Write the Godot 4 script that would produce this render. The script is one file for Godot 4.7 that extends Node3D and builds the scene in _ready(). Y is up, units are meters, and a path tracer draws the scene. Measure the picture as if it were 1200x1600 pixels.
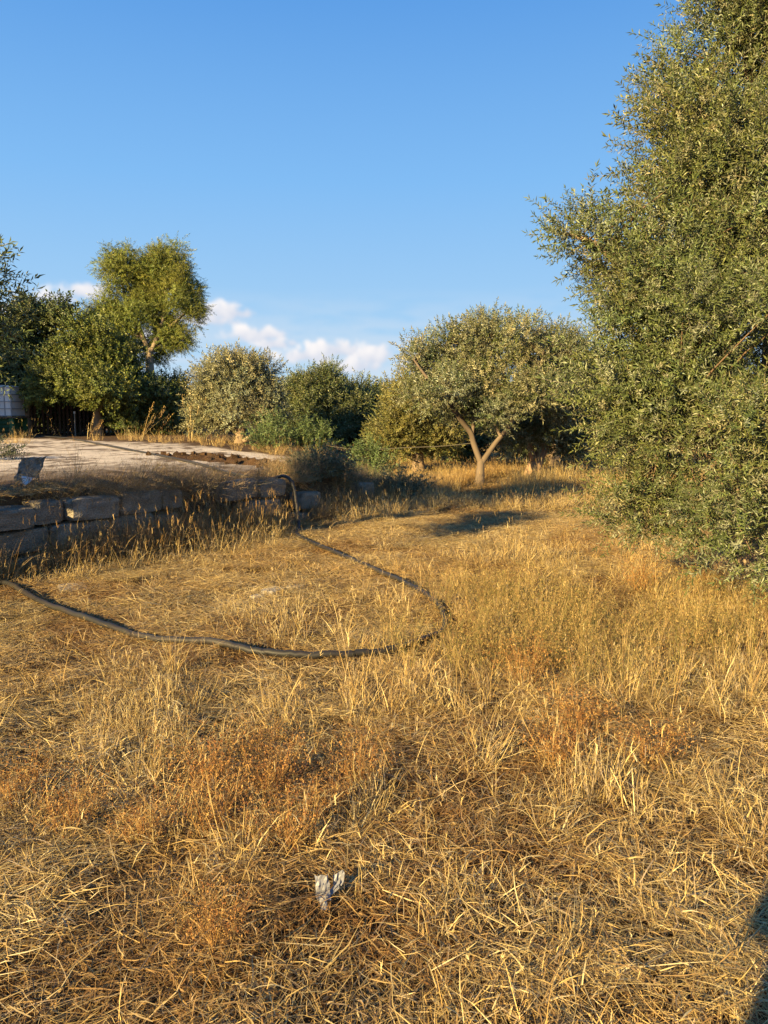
extends Node3D
# A dry meadow at the end of a summer day: olive trees, an old stone retaining wall with a yard behind it, a black pipe in the straw.
# World: x to the right, y up, -z ahead. «d» is the distance ahead (d = -z).

var rng := RandomNumberGenerator.new()
var n_hill := FastNoiseLite.new()
var n_patch := FastNoiseLite.new()
var n_fine := FastNoiseLite.new()
var used := {}

# ------------------------------------------------------------------ small helpers
class Geo:
	var v := PackedVector3Array()
	var c := PackedColorArray()
	var n := PackedVector3Array()
	var i := PackedInt32Array()
	var smooth := false
	func tri(a: Vector3, b: Vector3, d: Vector3, col: Color) -> void:
		var k := v.size()
		v.append(a); v.append(b); v.append(d)
		c.append(col); c.append(col); c.append(col)
		i.append(k); i.append(k + 1); i.append(k + 2)
	func quad(a: Vector3, b: Vector3, d: Vector3, e: Vector3, col: Color) -> void:
		var k := v.size()
		v.append(a); v.append(b); v.append(d); v.append(e)
		for z in 4: c.append(col)
		i.append_array(PackedInt32Array([k, k + 1, k + 2, k, k + 2, k + 3]))
	func box(mid: Vector3, size: Vector3, col: Color, turn := Basis()) -> void:
		var h := size * 0.5
		var p := []
		for s in [[-1, -1, -1], [1, -1, -1], [1, 1, -1], [-1, 1, -1], [-1, -1, 1], [1, -1, 1], [1, 1, 1], [-1, 1, 1]]:
			p.append(mid + turn * Vector3(h.x * s[0], h.y * s[1], h.z * s[2]))
		for f in [[0, 1, 2, 3], [5, 4, 7, 6], [4, 0, 3, 7], [1, 5, 6, 2], [3, 2, 6, 7], [4, 5, 1, 0]]:
			quad(p[f[0]], p[f[1]], p[f[2]], p[f[3]], col)
	# a bent ribbon: a blade of grass, a straw
	func blade(root: Vector3, dir: Vector3, len: float, wid: float, droop: float, segs: int, col: Color, side: Vector3, sway := 0.0) -> Vector3:
		var k := v.size()
		var p := root
		var q := dir.normalized()
		var step := len / segs
		for s in segs + 1:
			var f := float(s) / segs
			var w := wid * 0.5 * (0.75 + 0.5 * f if f < 0.5 else 2.0 * (1.0 - f))
			if s == segs:
				v.append(p); c.append(col)
			else:
				v.append(p - side * w); v.append(p + side * w)
				c.append(col); c.append(col)
			p += q * step
			q = (q + Vector3(0, -droop / segs, 0) + side * (sway / segs)).normalized()
		for s in segs:
			var a := k + s * 2
			if s == segs - 1:
				i.append_array(PackedInt32Array([a, a + 1, a + 2]))
			else:
				i.append_array(PackedInt32Array([a, a + 1, a + 3, a, a + 3, a + 2]))
		return p
	# a leaf of four triangles, folded a little along its middle rib
	func leaf(root: Vector3, dir: Vector3, up: Vector3, len: float, wid: float, col: Color, fold := 0.25) -> void:
		var d := dir.normalized()
		var s := d.cross(up).normalized()
		var u := s.cross(d)
		var tip := root + d * len - u * len * 0.12
		var m := root + d * len * 0.5
		var a := m + s * wid * 0.5 + u * wid * fold
		var b := m - s * wid * 0.5 + u * wid * fold
		var k := v.size()
		v.append(root); v.append(a); v.append(tip); v.append(b)
		for z in 4: c.append(col)
		i.append_array(PackedInt32Array([k, k + 1, k + 2, k, k + 2, k + 3]))
	func add(g: Geo, x: Transform3D, tone: float) -> void:
		var k := v.size()
		for p in g.v: v.append(x * p)
		for q in g.c: c.append(Color(q.r * tone, q.g * tone, q.b * tone))
		for q in g.i: i.append(q + k)
	# a tapering tube through points p with radii r, with smooth normals
	func tube(p: Array, r: Array, sides: int, col: Color, rough := 0.0, noise: FastNoiseLite = null, cap := true) -> void:
		smooth = true
		while n.size() < v.size(): n.append(Vector3.UP)
		var k := v.size()
		var ref := Vector3(0.31, 0.2, 0.93)
		for s in p.size():
			var t: Vector3 = (p[min(s + 1, p.size() - 1)] - p[max(s - 1, 0)])
			t = t.normalized()
			if absf(t.dot(ref)) > 0.97: ref = Vector3(0.9, 0.1, -0.3)
			var x := t.cross(ref).normalized()
			var y := t.cross(x)
			for a in sides:
				var g := TAU * a / sides
				var o := x * cos(g) + y * sin(g)
				var rr: float = r[s]
				if noise: rr *= 1.0 + rough * noise.get_noise_3d(p[s].x * 1.3 + o.x * 0.35, p[s].y * 0.8, p[s].z * 1.3 + o.z * 0.35 + o.y * 0.2)
				v.append(p[s] + o * rr); n.append(o)
				var sh := 1.0
				if noise: sh = 1.0 + 0.5 * noise.get_noise_3d(p[s].x * 5.0 + o.x, p[s].y * 3.0 + o.y, p[s].z * 5.0 + o.z)
				c.append(Color(col.r * sh, col.g * sh, col.b * sh))
		for s in p.size() - 1:
			for a in sides:
				var b := (a + 1) % sides
				var q := k + s * sides
				i.append_array(PackedInt32Array([q + a, q + sides + a, q + sides + b, q + a, q + sides + b, q + b]))
		if cap:
			for e in [0, p.size() - 1]:
				var m := v.size()
				v.append(p[e]); n.append((p[e] - p[1 if e == 0 else e - 1]).normalized()); c.append(col)
				for a in sides:
					i.append_array(PackedInt32Array([m, k + e * sides + a, k + e * sides + (a + 1) % sides]))
	func mesh(m: Material) -> ArrayMesh:
		var arr := []
		arr.resize(Mesh.ARRAY_MAX)
		arr[Mesh.ARRAY_VERTEX] = v
		arr[Mesh.ARRAY_COLOR] = c
		if smooth and n.size() == v.size(): arr[Mesh.ARRAY_NORMAL] = n
		arr[Mesh.ARRAY_INDEX] = i
		var out := ArrayMesh.new()
		out.add_surface_from_arrays(Mesh.PRIMITIVE_TRIANGLES, arr)
		out.surface_set_material(0, m)
		return out

func rnd(a: float, b: float) -> float:
	return rng.randf_range(a, b)

func ball() -> Vector3:
	while true:
		var p := Vector3(rnd(-1, 1), rnd(-1, 1), rnd(-1, 1))
		var l := p.length()
		if l < 1.0 and l > 0.05: return p
	return Vector3.UP

func numbered(called: String) -> String:
	used[called] = used.get(called, -1) + 1
	return called if used[called] == 0 else "%s_%03d" % [called, used[called]]

func tag(o: Node, label: String, category: String, group := "", kind := "") -> Node:
	if label: o.set_meta("label", label)
	if category: o.set_meta("category", category)
	if group: o.set_meta("group", group)
	if kind: o.set_meta("kind", kind)
	return o

func thing(called: String, label: String, category: String, at := Vector3.ZERO, turn := 0.0, group := "") -> Node3D:
	var o := Node3D.new()
	o.name = numbered(called)
	add_child(o)
	o.position = at
	o.rotation.y = turn
	tag(o, label, category, group)
	return o

func part(called: String, m: Mesh, parent: Node3D, at := Vector3.ZERO) -> MeshInstance3D:
	var o := MeshInstance3D.new()
	o.name = called
	o.mesh = m
	o.position = at
	parent.add_child(o, true)
	return o

func solo(called: String, m: Mesh, at: Vector3, label: String, category: String, group := "", turn := 0.0) -> MeshInstance3D:
	var o := MeshInstance3D.new()
	o.name = numbered(called)
	o.mesh = m
	add_child(o)
	o.position = at
	o.rotation.y = turn
	tag(o, label, category, group)
	return o

func scatter(called: String, m: Mesh, where: Array, tints: Array, parent: Node3D) -> MultiMeshInstance3D:
	var mm := MultiMesh.new()
	mm.transform_format = MultiMesh.TRANSFORM_3D
	mm.use_colors = true
	mm.mesh = m
	mm.instance_count = where.size()
	for k in where.size():
		mm.set_instance_transform(k, where[k])
		mm.set_instance_color(k, tints[k])
	var o := MultiMeshInstance3D.new()
	o.name = called
	o.multimesh = mm
	o.set_meta("kind", "stuff")
	parent.add_child(o, true)
	return o

func mat(called: String, rough: float, spec := 0.3, back := Color.BLACK) -> StandardMaterial3D:
	var m := StandardMaterial3D.new()
	m.resource_name = called
	m.vertex_color_use_as_albedo = true
	m.roughness = rough
	m.metallic_specular = spec
	m.cull_mode = BaseMaterial3D.CULL_DISABLED
	if back != Color.BLACK:
		m.backlight_enabled = true
		m.backlight = back
	return m

func noise_tex(sd: int, freq: float, low: Color, high: Color, octaves := 5) -> NoiseTexture2D:
	var t := NoiseTexture2D.new()
	t.width = 1024; t.height = 1024
	t.seamless = true
	var f := FastNoiseLite.new()
	f.seed = sd; f.frequency = freq; f.fractal_octaves = octaves
	t.noise = f
	var g := Gradient.new()
	g.set_color(0, low); g.set_color(1, high)
	t.color_ramp = g
	return t

# ------------------------------------------------------------------ the lie of the land
func wall_line(t: float) -> float:      # how far the wall stands from the walker's side, for each step along it
	return 7.55 + maxf(0.0, t - 7.44) * 0.2

func terrace_height(t: float, o: float) -> float:
	var u := t - 1.1 * (o - 7.5)
	var h := 0.8 - 0.2 * clampf((u - 3.7) / 4.0, 0.0, 1.0)
	return lerpf(h, -0.15, smoothstep(8.0, 11.5, u))

func bumps(x: float, d: float) -> float:
	return 0.035 * n_hill.get_noise_2d(x * 9.0, d * 9.0) + 0.05 * n_hill.get_noise_2d(x * 2.2 + 40.0, d * 2.2)

func on_terrace(x: float, d: float) -> bool:
	var t := 0.6 * x + 0.8 * d
	var o := -0.8 * x + 0.6 * d
	return o > wall_line(t) and terrace_height(t, o) > 0.0

func ground_at(x: float, d: float) -> float:
	if on_terrace(x, d):
		var t := 0.6 * x + 0.8 * d
		var o := -0.8 * x + 0.6 * d
		return maxf(terrace_height(t, o) + 0.012 * n_hill.get_noise_2d(x * 14.0, d * 14.0), bumps(x, d))
	return bumps(x, d)

func P(x: float, d: float, up := 0.0) -> Vector3:
	return Vector3(x, ground_at(x, d) + up, -d)

func TO(t: float, o: float, y: float) -> Vector3:      # along the wall, away from the wall, height
	return Vector3(0.6 * t - 0.8 * o, y, -(0.8 * t + 0.6 * o))

# ------------------------------------------------------------------ sky, sun, camera
const SKY := 0.355      # the air's own brightness, for the exposure below

func make_sky() -> Image:
	var w := 2048
	var h := 1024
	var im := Image.create_empty(w, h, false, Image.FORMAT_RGBF)
	var nz := FastNoiseLite.new()
	nz.seed = 11; nz.frequency = 1.0; nz.fractal_octaves = 5
	# cumulus heads along the horizon: bearing, elevation of the base, half width, height (degrees)
	var heads := [[-20.8, 8.1, 1.7, 0.75], [-23.0, 7.6, 1.6, 0.5], [-11.6, 7.1, 1.7, 0.75], [-13.2, 6.5, 1.8, 0.7], [-9.6, 5.5, 2.1, 0.75], [-8.2, 5.0, 1.4, 0.6], [-4.0, 4.5, 2.0, 0.8], [-5.8, 4.1, 1.8, 0.7], [-0.9, 4.1, 1.4, 1.0], [-2.2, 3.4, 1.9, 0.8], [-16.0, 5.2, 2.2, 0.8], [-27.0, 6.0, 3.0, 0.9], [4.0, 3.6, 2.6, 0.9]]
	for k in 46:
		heads.append([rnd(34, 326), rnd(2.5, 7.0), rnd(1.4, 2.8), rnd(0.5, 1.0)])
	for q in heads:
		q[2] *= 1.35; q[3] *= 1.15
	var zenith := Vector3(0.045, 0.145, 0.44)
	var high := Vector3(0.112, 0.342, 0.78)
	var mid := Vector3(0.222, 0.502, 0.895)
	var low := Vector3(0.53, 0.755, 0.91)
	for y in h:
		var el := 90.0 - (y + 0.5) * 180.0 / h
		var s := sin(deg_to_rad(el))
		var base: Vector3
		if el < 0.0: base = Vector3(0.16, 0.15, 0.11)
		elif el < 16.0: base = low.lerp(mid, pow(el / 16.0, 0.8))
		elif el < 27.0: base = mid.lerp(high, (el - 16.0) / 11.0)
		else: base = high.lerp(zenith, pow((el - 27.0) / 63.0, 0.7))
		var row := Color(base.x, base.y, base.z) * SKY
		im.fill_rect(Rect2i(0, y, w, 1), row)
		if el < 0.0 or el > 13.0: continue
		for x in w:
			var az := (x + 0.5) * 360.0 / w        # straight ahead at the picture's left edge
			var cover := 0.0
			var lit := 0.0
			# faint layered haze cloud close to the horizon
			var a := deg_to_rad(az)
			var st := nz.get_noise_3d(cos(a) * 9.0, el * 0.9, sin(a) * 9.0)
			var veil := clampf((st + 0.5) * 1.5, 0, 1) * clampf((9.0 - el) / 5.0, 0, 1) * 0.7
			var puff := nz.get_noise_3d(cos(a) * 42.0, el * 0.75, sin(a) * 42.0)
			for q in heads:
				var dx: float = wrapf(az - q[0], -180.0, 180.0) / q[2]
				if absf(dx) > 1.6: continue
				var dy: float = (el - q[1]) / q[3]
				if dy < -1.2 or dy > 1.9: continue
				var f := 0.95 - sqrt(dx * dx + (dy * dy if dy > 0.0 else dy * dy * 3.0)) + puff * 0.8 + 0.1
				var cv := smoothstep(0.0, 0.55, f)
				if cv > cover:
					cover = cv
					lit = clampf(0.45 + dy * 0.45 - dx * 0.25 + puff * 0.5, 0, 1)
			var col := base.lerp(Vector3(0.66, 0.76, 0.88), veil)
			col = col.lerp(Vector3(0.62, 0.67, 0.80).lerp(Vector3(1.02, 0.97, 0.95), lit), cover * 0.95)
			im.set_pixel(x, y, Color(col.x, col.y, col.z) * SKY)
	return im

func light_and_camera() -> void:
	var cam := Camera3D.new()
	cam.name = "camera"
	cam.fov = 68.0
	cam.near = 0.05
	cam.far = 900.0
	add_child(cam)
	cam.position = Vector3(0, 1.6, 0)
	cam.rotation_degrees = Vector3(-7.45, 0, 0)
	cam.current = true
	var e := Environment.new()
	e.background_mode = Environment.BG_SKY
	var sky := Sky.new()
	var sm := PanoramaSkyMaterial.new()
	sm.panorama = ImageTexture.create_from_image(make_sky())
	sky.sky_material = sm
	e.sky = sky
	e.tonemap_mode = Environment.TONE_MAPPER_LINEAR
	e.tonemap_exposure = 2.85
	e.sdfgi_enabled = true
	e.ssao_enabled = true
	e.ssil_enabled = true
	var we := WorldEnvironment.new()
	we.name = "environment"
	we.environment = e
	add_child(we)
	var sun := DirectionalLight3D.new()
	sun.name = "sun"
	sun.light_energy = 1.6
	sun.light_color = Color(1.0, 0.87, 0.60)
	sun.light_angular_distance = 0.5
	sun.shadow_enabled = true
	add_child(sun)
	var az := deg_to_rad(39.0)        # the light travels ahead and to the right
	var el := deg_to_rad(18.5)
	sun.look_at_from_position(Vector3.ZERO, Vector3(sin(az) * cos(el), -sin(el), -cos(az) * cos(el)))

# ------------------------------------------------------------------ ground
func make_ground() -> void:
	var soil := StandardMaterial3D.new()
	soil.resource_name = "dry soil with chaff"
	soil.vertex_color_use_as_albedo = true
	soil.albedo_texture = noise_tex(3, 0.02, Color(0.6, 0.56, 0.50), Color(1, 1, 1))
	soil.uv1_triplanar = true
	soil.uv1_world_triplanar = true
	soil.uv1_scale = Vector3(0.9, 0.9, 0.9)
	soil.heightmap_enabled = true
	soil.heightmap_texture = noise_tex(5, 0.04, Color.BLACK, Color.WHITE)
	soil.heightmap_scale = 2.0
	soil.roughness = 1.0
	soil.metallic_specular = 0.2
	var g := Geo.new()
	g.smooth = true
	# rows get longer with distance; the sheet reaches the horizon
	var ds := []
	var d := -14.0
	while d < 34.0:
		ds.append(d)
		d += 0.09 if d > 0.8 and d < 9.0 else (0.22 if d >= 9.0 else 0.8)
	for far in [40.0, 60.0, 100.0, 200.0, 420.0]: ds.append(far)
	ds.push_front(-60.0); ds.push_front(-300.0)
	var xs := []
	for far in [-420.0, -200.0, -90.0, -50.0, -30.0]: xs.append(far)
	var x := -22.0
	while x < 22.0:
		xs.append(x)
		x += 0.1 if absf(x) < 5.0 else 0.4
	for far in [24.0, 30.0, 50.0, 90.0, 200.0, 420.0]: xs.append(far)
	for a in ds:
		for b in xs:
			var y: float = bumps(b, a)
			g.v.append(Vector3(b, y, -a))
			var e := 0.05
			var nn := Vector3(bumps(b - e, a) - bumps(b + e, a), 2.0 * e, bumps(b, a + e) - bumps(b, a - e)).normalized()
			g.n.append(nn)
			var k: float = clampf(0.5 + 0.9 * n_patch.get_noise_2d(b * 0.9, a * 0.9), 0, 1)
			var col := Color(0.080, 0.042, 0.019).lerp(Color(0.15, 0.088, 0.040), k)
			g.c.append(col)
	var w := xs.size()
	for r in ds.size() - 1:
		for q in w - 1:
			var k := r * w + q
			g.i.append_array(PackedInt32Array([k, k + w, k + w + 1, k, k + w + 1, k + 1]))
	var o := part("ground", g.mesh(soil), self)
	o.set_meta("kind", "structure")

func yard_dirt(t: float, o: float) -> float:     # 0 pale concrete, 1 earth
	var nn := n_patch.get_noise_2d(t * 1.6 + 90.0, o * 3.2)
	var fine := n_fine.get_noise_2d(t * 6.0, o * 14.0)
	var edge := smoothstep(11.2, 8.7, o + 1.2 * nn + 0.9 * fine)
	edge = maxf(edge, smoothstep(11.7, 12.8, t + 0.9 * nn))
	edge = maxf(edge, smoothstep(22.5, 24.5, o + 1.2 * nn))
	var streak := smoothstep(0.05, 0.30, nn * 0.9 + fine * 0.6)
	return clampf(maxf(edge, streak * 0.85), 0, 1)

func make_yard() -> void:
	var top := StandardMaterial3D.new()
	top.resource_name = "worn concrete and trodden earth"
	top.vertex_color_use_as_albedo = true
	top.albedo_texture = noise_tex(8, 0.05, Color(0.86, 0.84, 0.82), Color(1, 1, 1))
	top.uv1_triplanar = true
	top.uv1_world_triplanar = true
	top.uv1_scale = Vector3(0.6, 0.6, 0.6)
	top.heightmap_enabled = true
	top.heightmap_texture = noise_tex(9, 0.05, Color.BLACK, Color.WHITE)
	top.heightmap_scale = 1.2
	top.roughness = 0.95
	top.metallic_specular = 0.25
	var g := Geo.new()
	g.smooth = true
	var os_ := []
	var q := 0.0
	while q < 18.0:
		os_.append(q)
		q += 0.09 if q < 5.0 else 0.16
	for far in [19.0, 22.0, 28.0, 40.0]: os_.append(far)
	var ts := []
	for far in [-30.0, -18.0, -10.0, -6.0]: ts.append(far)
	var t := -3.0
	while t < 15.0:
		ts.append(t)
		t += 0.11
	for far in [16.0, 18.0, 20.0, 23.0, 26.0, 30.0, 36.0, 44.0]: ts.append(far)
	for a in ts:
		var wl := wall_line(a)
		# the earth face behind the stones, then the top
		var lip: float = terrace_height(a, wl)
		for side in 3:
			var yy: float = [-0.4, lip * 0.5, lip - 0.04][side]
			g.v.append(TO(a, wl + [-0.02, 0.05, 0.06][side] + 0.06 * n_fine.get_noise_2d(a * 4.0, side * 9.0), yy))
			g.n.append(Vector3(0.8, 0.1, 0.6)); g.c.append(Color(0.13, 0.085, 0.05))
		for b in os_:
			var o: float = wl + 0.09 + b
			var y: float = terrace_height(a, o)
			var p := TO(a, o, 0)
			y += 0.012 * n_hill.get_noise_2d(p.x * 14.0, -p.z * 14.0)
			var dirt := yard_dirt(a, o)
			y += 0.03 * dirt * n_fine.get_noise_2d(p.x * 5.0, p.z * 5.0)
			p.y = y
			g.v.append(p)
			g.n.append(Vector3(0.05 * n_fine.get_noise_2d(p.x * 7.0, p.z * 7.0), 1, 0.05 * n_fine.get_noise_2d(p.x * 7.0 + 50.0, p.z * 7.0)).normalized())
			var tone := 0.9 + 0.22 * n_fine.get_noise_2d(p.x * 3.0, p.z * 3.0)
			g.c.append(Color(0.80 * tone, 0.70 * tone, 0.57 * tone).lerp(Color(0.12, 0.078, 0.047), dirt))
	var w := os_.size() + 3
	for r in ts.size() - 1:
		for k2 in w - 1:
			var k := r * w + k2
			g.i.append_array(PackedInt32Array([k, k + w + 1, k + w, k, k + 1, k + w + 1]))
	var o2 := part("pavement", g.mesh(top), self)
	o2.set_meta("kind", "structure")

# a worn block: a cube whose faces are bulged, chipped and rounded
func block_mesh(sd: int, m: Material, col: Color, cut := 3, rough := 0.1) -> ArrayMesh:
	var nz := FastNoiseLite.new()
	nz.seed = sd; nz.frequency = 0.8
	var st := Geo.new()
	for ax in 3:
		for sg in [-1.0, 1.0]:
			var k := st.v.size()
			for a in cut + 1:
				for b in cut + 1:
					var p := Vector3.ZERO
					p[ax] = sg
					p[(ax + 1) % 3] = -1.0 + 2.0 * a / cut
					p[(ax + 2) % 3] = -1.0 + 2.0 * b / cut
					var l := pow(pow(absf(p.x), 10.0) + pow(absf(p.y), 10.0) + pow(absf(p.z), 10.0), 1.0 / 10.0)
					p = p / l
					p *= 1.0 + rough * nz.get_noise_3d(p.x * 2.0, p.y * 2.0, p.z * 2.0)
					st.v.append(p * 0.5)
					var sh := 1.0 + 0.7 * nz.get_noise_3d(p.x * 4.0 + 9.0, p.y * 4.0, p.z * 4.0)
					st.c.append(Color(col.r * sh, col.g * sh, col.b * sh))
			for a in cut:
				for b in cut:
					var q := k + a * (cut + 1) + b
					var f := [q, q + 1, q + cut + 2, q, q + cut + 2, q + cut + 1]
					if sg > 0: f.reverse()
					st.i.append_array(PackedInt32Array(f))
	return st.mesh(m)

var stone_mat: StandardMaterial3D
func make_wall() -> void:
	stone_mat = mat("weathered limestone", 0.95, 0.2)
	stone_mat.albedo_texture = noise_tex(21, 0.03, Color(0.62, 0.60, 0.58), Color(1, 1, 1))
	stone_mat.uv1_triplanar = true
	stone_mat.uv1_world_triplanar = true
	stone_mat.uv1_scale = Vector3(1.6, 1.6, 1.6)
	stone_mat.heightmap_enabled = true
	stone_mat.heightmap_texture = noise_tex(22, 0.03, Color.BLACK, Color.WHITE)
	stone_mat.heightmap_scale = 1.5
	var kinds := []
	for k in 6:
		var tone: float = [0.42, 0.36, 0.38, 0.32, 0.44, 0.35][k]
		kinds.append(block_mesh(60 + k, stone_mat, Color(tone, tone * 0.90, tone * 0.74), 5, 0.12))
	var root := thing("stone_wall", "low dry-stone retaining wall of grey limestone blocks below the pale yard", "wall", TO(3.7, 7.4, 0))
	var turn := Basis(Vector3.UP, atan2(0.8, 0.6))      # the wall's run is the blocks' x
	var course := 0
	while course < 4:
		var t := -2.6 + course * 0.23
		var y := -0.06 + course * 0.265
		while t < 12.8:
			var len := rnd(0.26, 0.66)
			var hh := 0.245 + rnd(-0.035, 0.018)
			var mid := t + len * 0.5
			t += len + rnd(0.006, 0.03)
			var lip := terrace_height(mid, wall_line(mid))
			if y + hh > lip + 0.10: continue
			if mid > 8.7 and rng.randf() < 0.7: continue
			# gaps where blocks have fallen out and only earth shows
			if mid > 4.2 and n_patch.get_noise_2d(mid * 2.4, course * 7.0 + 3.0) > (0.0 if mid < 6.3 else 0.14): continue
			var o := part("stone", kinds[rng.randi() % 6], root)
			var depth := rnd(0.24, 0.32)
			o.transform = Transform3D(turn * Basis(Vector3(1, 0, 0), rnd(-0.06, 0.06)) * Basis(Vector3(0, 0, 1), rnd(-0.03, 0.03)) * Basis(Vector3.UP, rnd(-0.06, 0.06)) * Basis.from_scale(Vector3(len, hh, depth)), TO(mid, wall_line(mid) - 0.10 + rnd(-0.05, 0.04), y + hh * 0.5) - root.position)
		course += 1

# ------------------------------------------------------------------ leafy shoots
var leaf_mat: StandardMaterial3D
var bark_mat: StandardMaterial3D

# one shoot along +y: a thin twig and its leaves
func shoot(sd: int, len: float, pairs: int, leaf_len: float, leaf_wid: float, cols: Array, spread := 0.9, droop := 0.0, twig := Color(0.16, 0.13, 0.09)) -> Geo:
	rng.seed = sd
	var g := Geo.new()
	var p := Vector3.ZERO
	var q := Vector3(rnd(-0.1, 0.1), 1, rnd(-0.1, 0.1)).normalized()
	var pts := [p]
	for s in pairs:
		var nx := p + q * len / pairs
		var yaw := s * 1.57 + rnd(-0.4, 0.4)
		for side in 2:
			var o := Vector3(cos(yaw + side * PI), 0, sin(yaw + side * PI))
			var dir := (o * spread + q * rnd(0.35, 0.9) + Vector3(0, -droop, 0) + ball() * 0.25).normalized()
			var col: Color = cols[rng.randi() % cols.size()]
			var sh := rnd(0.75, 1.25)
			var ll := leaf_len * rnd(0.7, 1.15) * (1.0 - 0.35 * s / pairs)
			g.leaf(nx, dir, (q + ball() * 0.7).normalized(), ll, leaf_wid * rnd(0.8, 1.15), Color(col.r * sh, col.g * sh, col.b * sh), rnd(0.0, 0.35))
		g.blade(p, q, len / pairs, 0.005, 0, 1, twig, Vector3(1, 0, 0))
		p = nx
		q = (q + Vector3(rnd(-0.12, 0.12), -droop * 0.12, rnd(-0.12, 0.12))).normalized()
	g.leaf(p, q, Vector3(1, 0, 0.2), leaf_len, leaf_wid, cols[0])
	return g

# a spray: the shoots that sit together at a bough's end, spreading up and out from it
func spray(sd: int, kinds: Array, count: int, r: float, size: float, lean := 0.5) -> ArrayMesh:
	var g := Geo.new()
	rng.seed = sd
	for k in count:
		var o := ball()
		var ax := (o.normalized() * 0.8 + Vector3(0, lean, 0) + ball() * 0.35).normalized()
		var sc := size * rnd(0.7, 1.2)
		var b := Basis(Quaternion(Vector3.UP, ax)) * Basis(Vector3.UP, rng.randf() * TAU)
		g.add(kinds[k % kinds.size()], Transform3D(b.scaled(Vector3(sc, sc, sc)), o * r * 0.62), rnd(0.8, 1.2))
	return g.mesh(leaf_mat)

func sprays(sd: int, kinds: Array, count: int, r: float, size: float, lean := 0.5, many := 3) -> Array:
	var out := []
	for k in many: out.append(spray(sd + k, kinds, count, r, size, lean))
	return out

# trunk and limbs from given paths, boughs to each leafy clump, and a crown of shoots
func tree(called: String, label: String, category: String, group: String, base: Vector3, limbs: Array, blobs: Array, spec: Dictionary) -> Node3D:
	rng.seed = spec.seed
	var root := thing(called, label, category, base, 0.0, group)
	var bark: Color = spec.get("bark", Color(0.27, 0.20, 0.14))
	var nodes := []
	var trunk: Node3D = null
	for l in limbs:
		var tg := Geo.new()
		var cv := Curve3D.new()
		var rs := []
		for k in l.size():
			var p: Vector3 = Vector3(l[k][0], l[k][1], -l[k][2]) - base
			var a: Vector3 = Vector3(l[max(k - 1, 0)][0], l[max(k - 1, 0)][1], -l[max(k - 1, 0)][2]) - base
			var b: Vector3 = Vector3(l[min(k + 1, l.size() - 1)][0], l[min(k + 1, l.size() - 1)][1], -l[min(k + 1, l.size() - 1)][2]) - base
			cv.add_point(p, (a - b) / 6.0, (b - a) / 6.0)
		var pts := []
		var rad := []
		var steps: int = (l.size() - 1) * 6
		for s in steps + 1:
			var f := float(s) / 6.0
			var k := mini(int(f), l.size() - 2)
			var p := cv.sample(k, f - k)
			pts.append(p)
			rad.append(lerpf(l[k][3], l[k + 1][3], f - k))
			if s > 3: nodes.append(p)
		tg.tube(pts, rad, 12, bark, 0.6, n_fine)
		if trunk == null: trunk = part("trunk", tg.mesh(bark_mat), root)
		else: part("limb", tg.mesh(bark_mat), trunk)
	# leafy clumps
	var weights := []
	var total := 0.0
	for b in blobs:
		total += pow(b[3] * b[4] * b[5], 0.62)
		weights.append(total)
	var bg := Geo.new()
	var where := []
	var tint := []
	var crown: Array = sprays(spec.seed + 5000, spec.meshes, spec.shoots, spec.clump_r, spec.scale, spec.get("lean", 0.5), spec.get("many", 3))
	rng.seed = spec.seed
	for k in spec.clumps:
		var pick := rng.randf() * total
		var bi := 0
		while weights[bi] < pick: bi += 1
		var b: Array = blobs[bi]
		var dir := ball().normalized()
		var rr := pow(rng.randf(), 0.42)
		if rng.randf() < 0.12: rr *= 1.28      # a stray spray that breaks the outline
		var mid := Vector3(b[0], b[1], -b[2]) - base
		var shy: float = spec.clump_r * spec.get("shy", 0.5)
		var c := mid + Vector3(dir.x * maxf(b[3] - shy, 0.08), dir.y * maxf(b[4] - shy, 0.08), dir.z * maxf(b[5] - shy, 0.08)) * rr
		if c.y < spec.get("floor", 0.25): c.y = spec.get("floor", 0.25) + rnd(0, 0.15)
		# a bough from the nearest limb
		var best := 1e9
		var from := Vector3.ZERO
		for nd in nodes:
			var dd: float = nd.distance_to(c) + (0.6 if nd.y > c.y else 0.0) + rng.randf() * 0.25
			if dd < best:
				best = dd; from = nd
		var m1 := from.lerp(c, 0.5) + Vector3(rnd(-0.1, 0.1), rnd(0.0, 0.16), rnd(-0.1, 0.1)) * best * 0.4
		if k % spec.get("bough_every", 1) == 0:
			bg.tube([from, from.lerp(m1, 0.55), m1, m1.lerp(c, 0.5) + ball() * 0.03, c], [0.006 + 0.006 * best, 0.006 + 0.005 * best, 0.007, 0.005, 0.003], 5, Color(bark.r * 0.7, bark.g * 0.66, bark.b * 0.62), 0.0, null, false)
		var up := (Vector3.UP + dir * 0.8).normalized()
		var cs := rnd(0.75, 1.25)
		var tw := Basis(Quaternion(Vector3.UP, up)) * Basis(Vector3.UP, rng.randf() * TAU)
		where.append(Transform3D(tw.scaled(Vector3(cs, cs, cs)), c))
		var f := rnd(0.8, 1.2)
		var warm := rnd(-0.12, 0.12)
		tint.append(Color(f * (1.0 + warm), f, f * (1.0 - warm)))
	if bg.v.size(): part("boughs", bg.mesh(bark_mat), root).set_meta("kind", "stuff")
	# the crown comes in the kinds of shoot given
	var shoots: Array = crown
	for mk in shoots.size():
		var w2 := []
		var t2 := []
		for k in range(mk, where.size(), shoots.size()):
			w2.append(where[k]); t2.append(tint[k])
		scatter("crown", shoots[mk], w2, t2, root)
	return root

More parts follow.
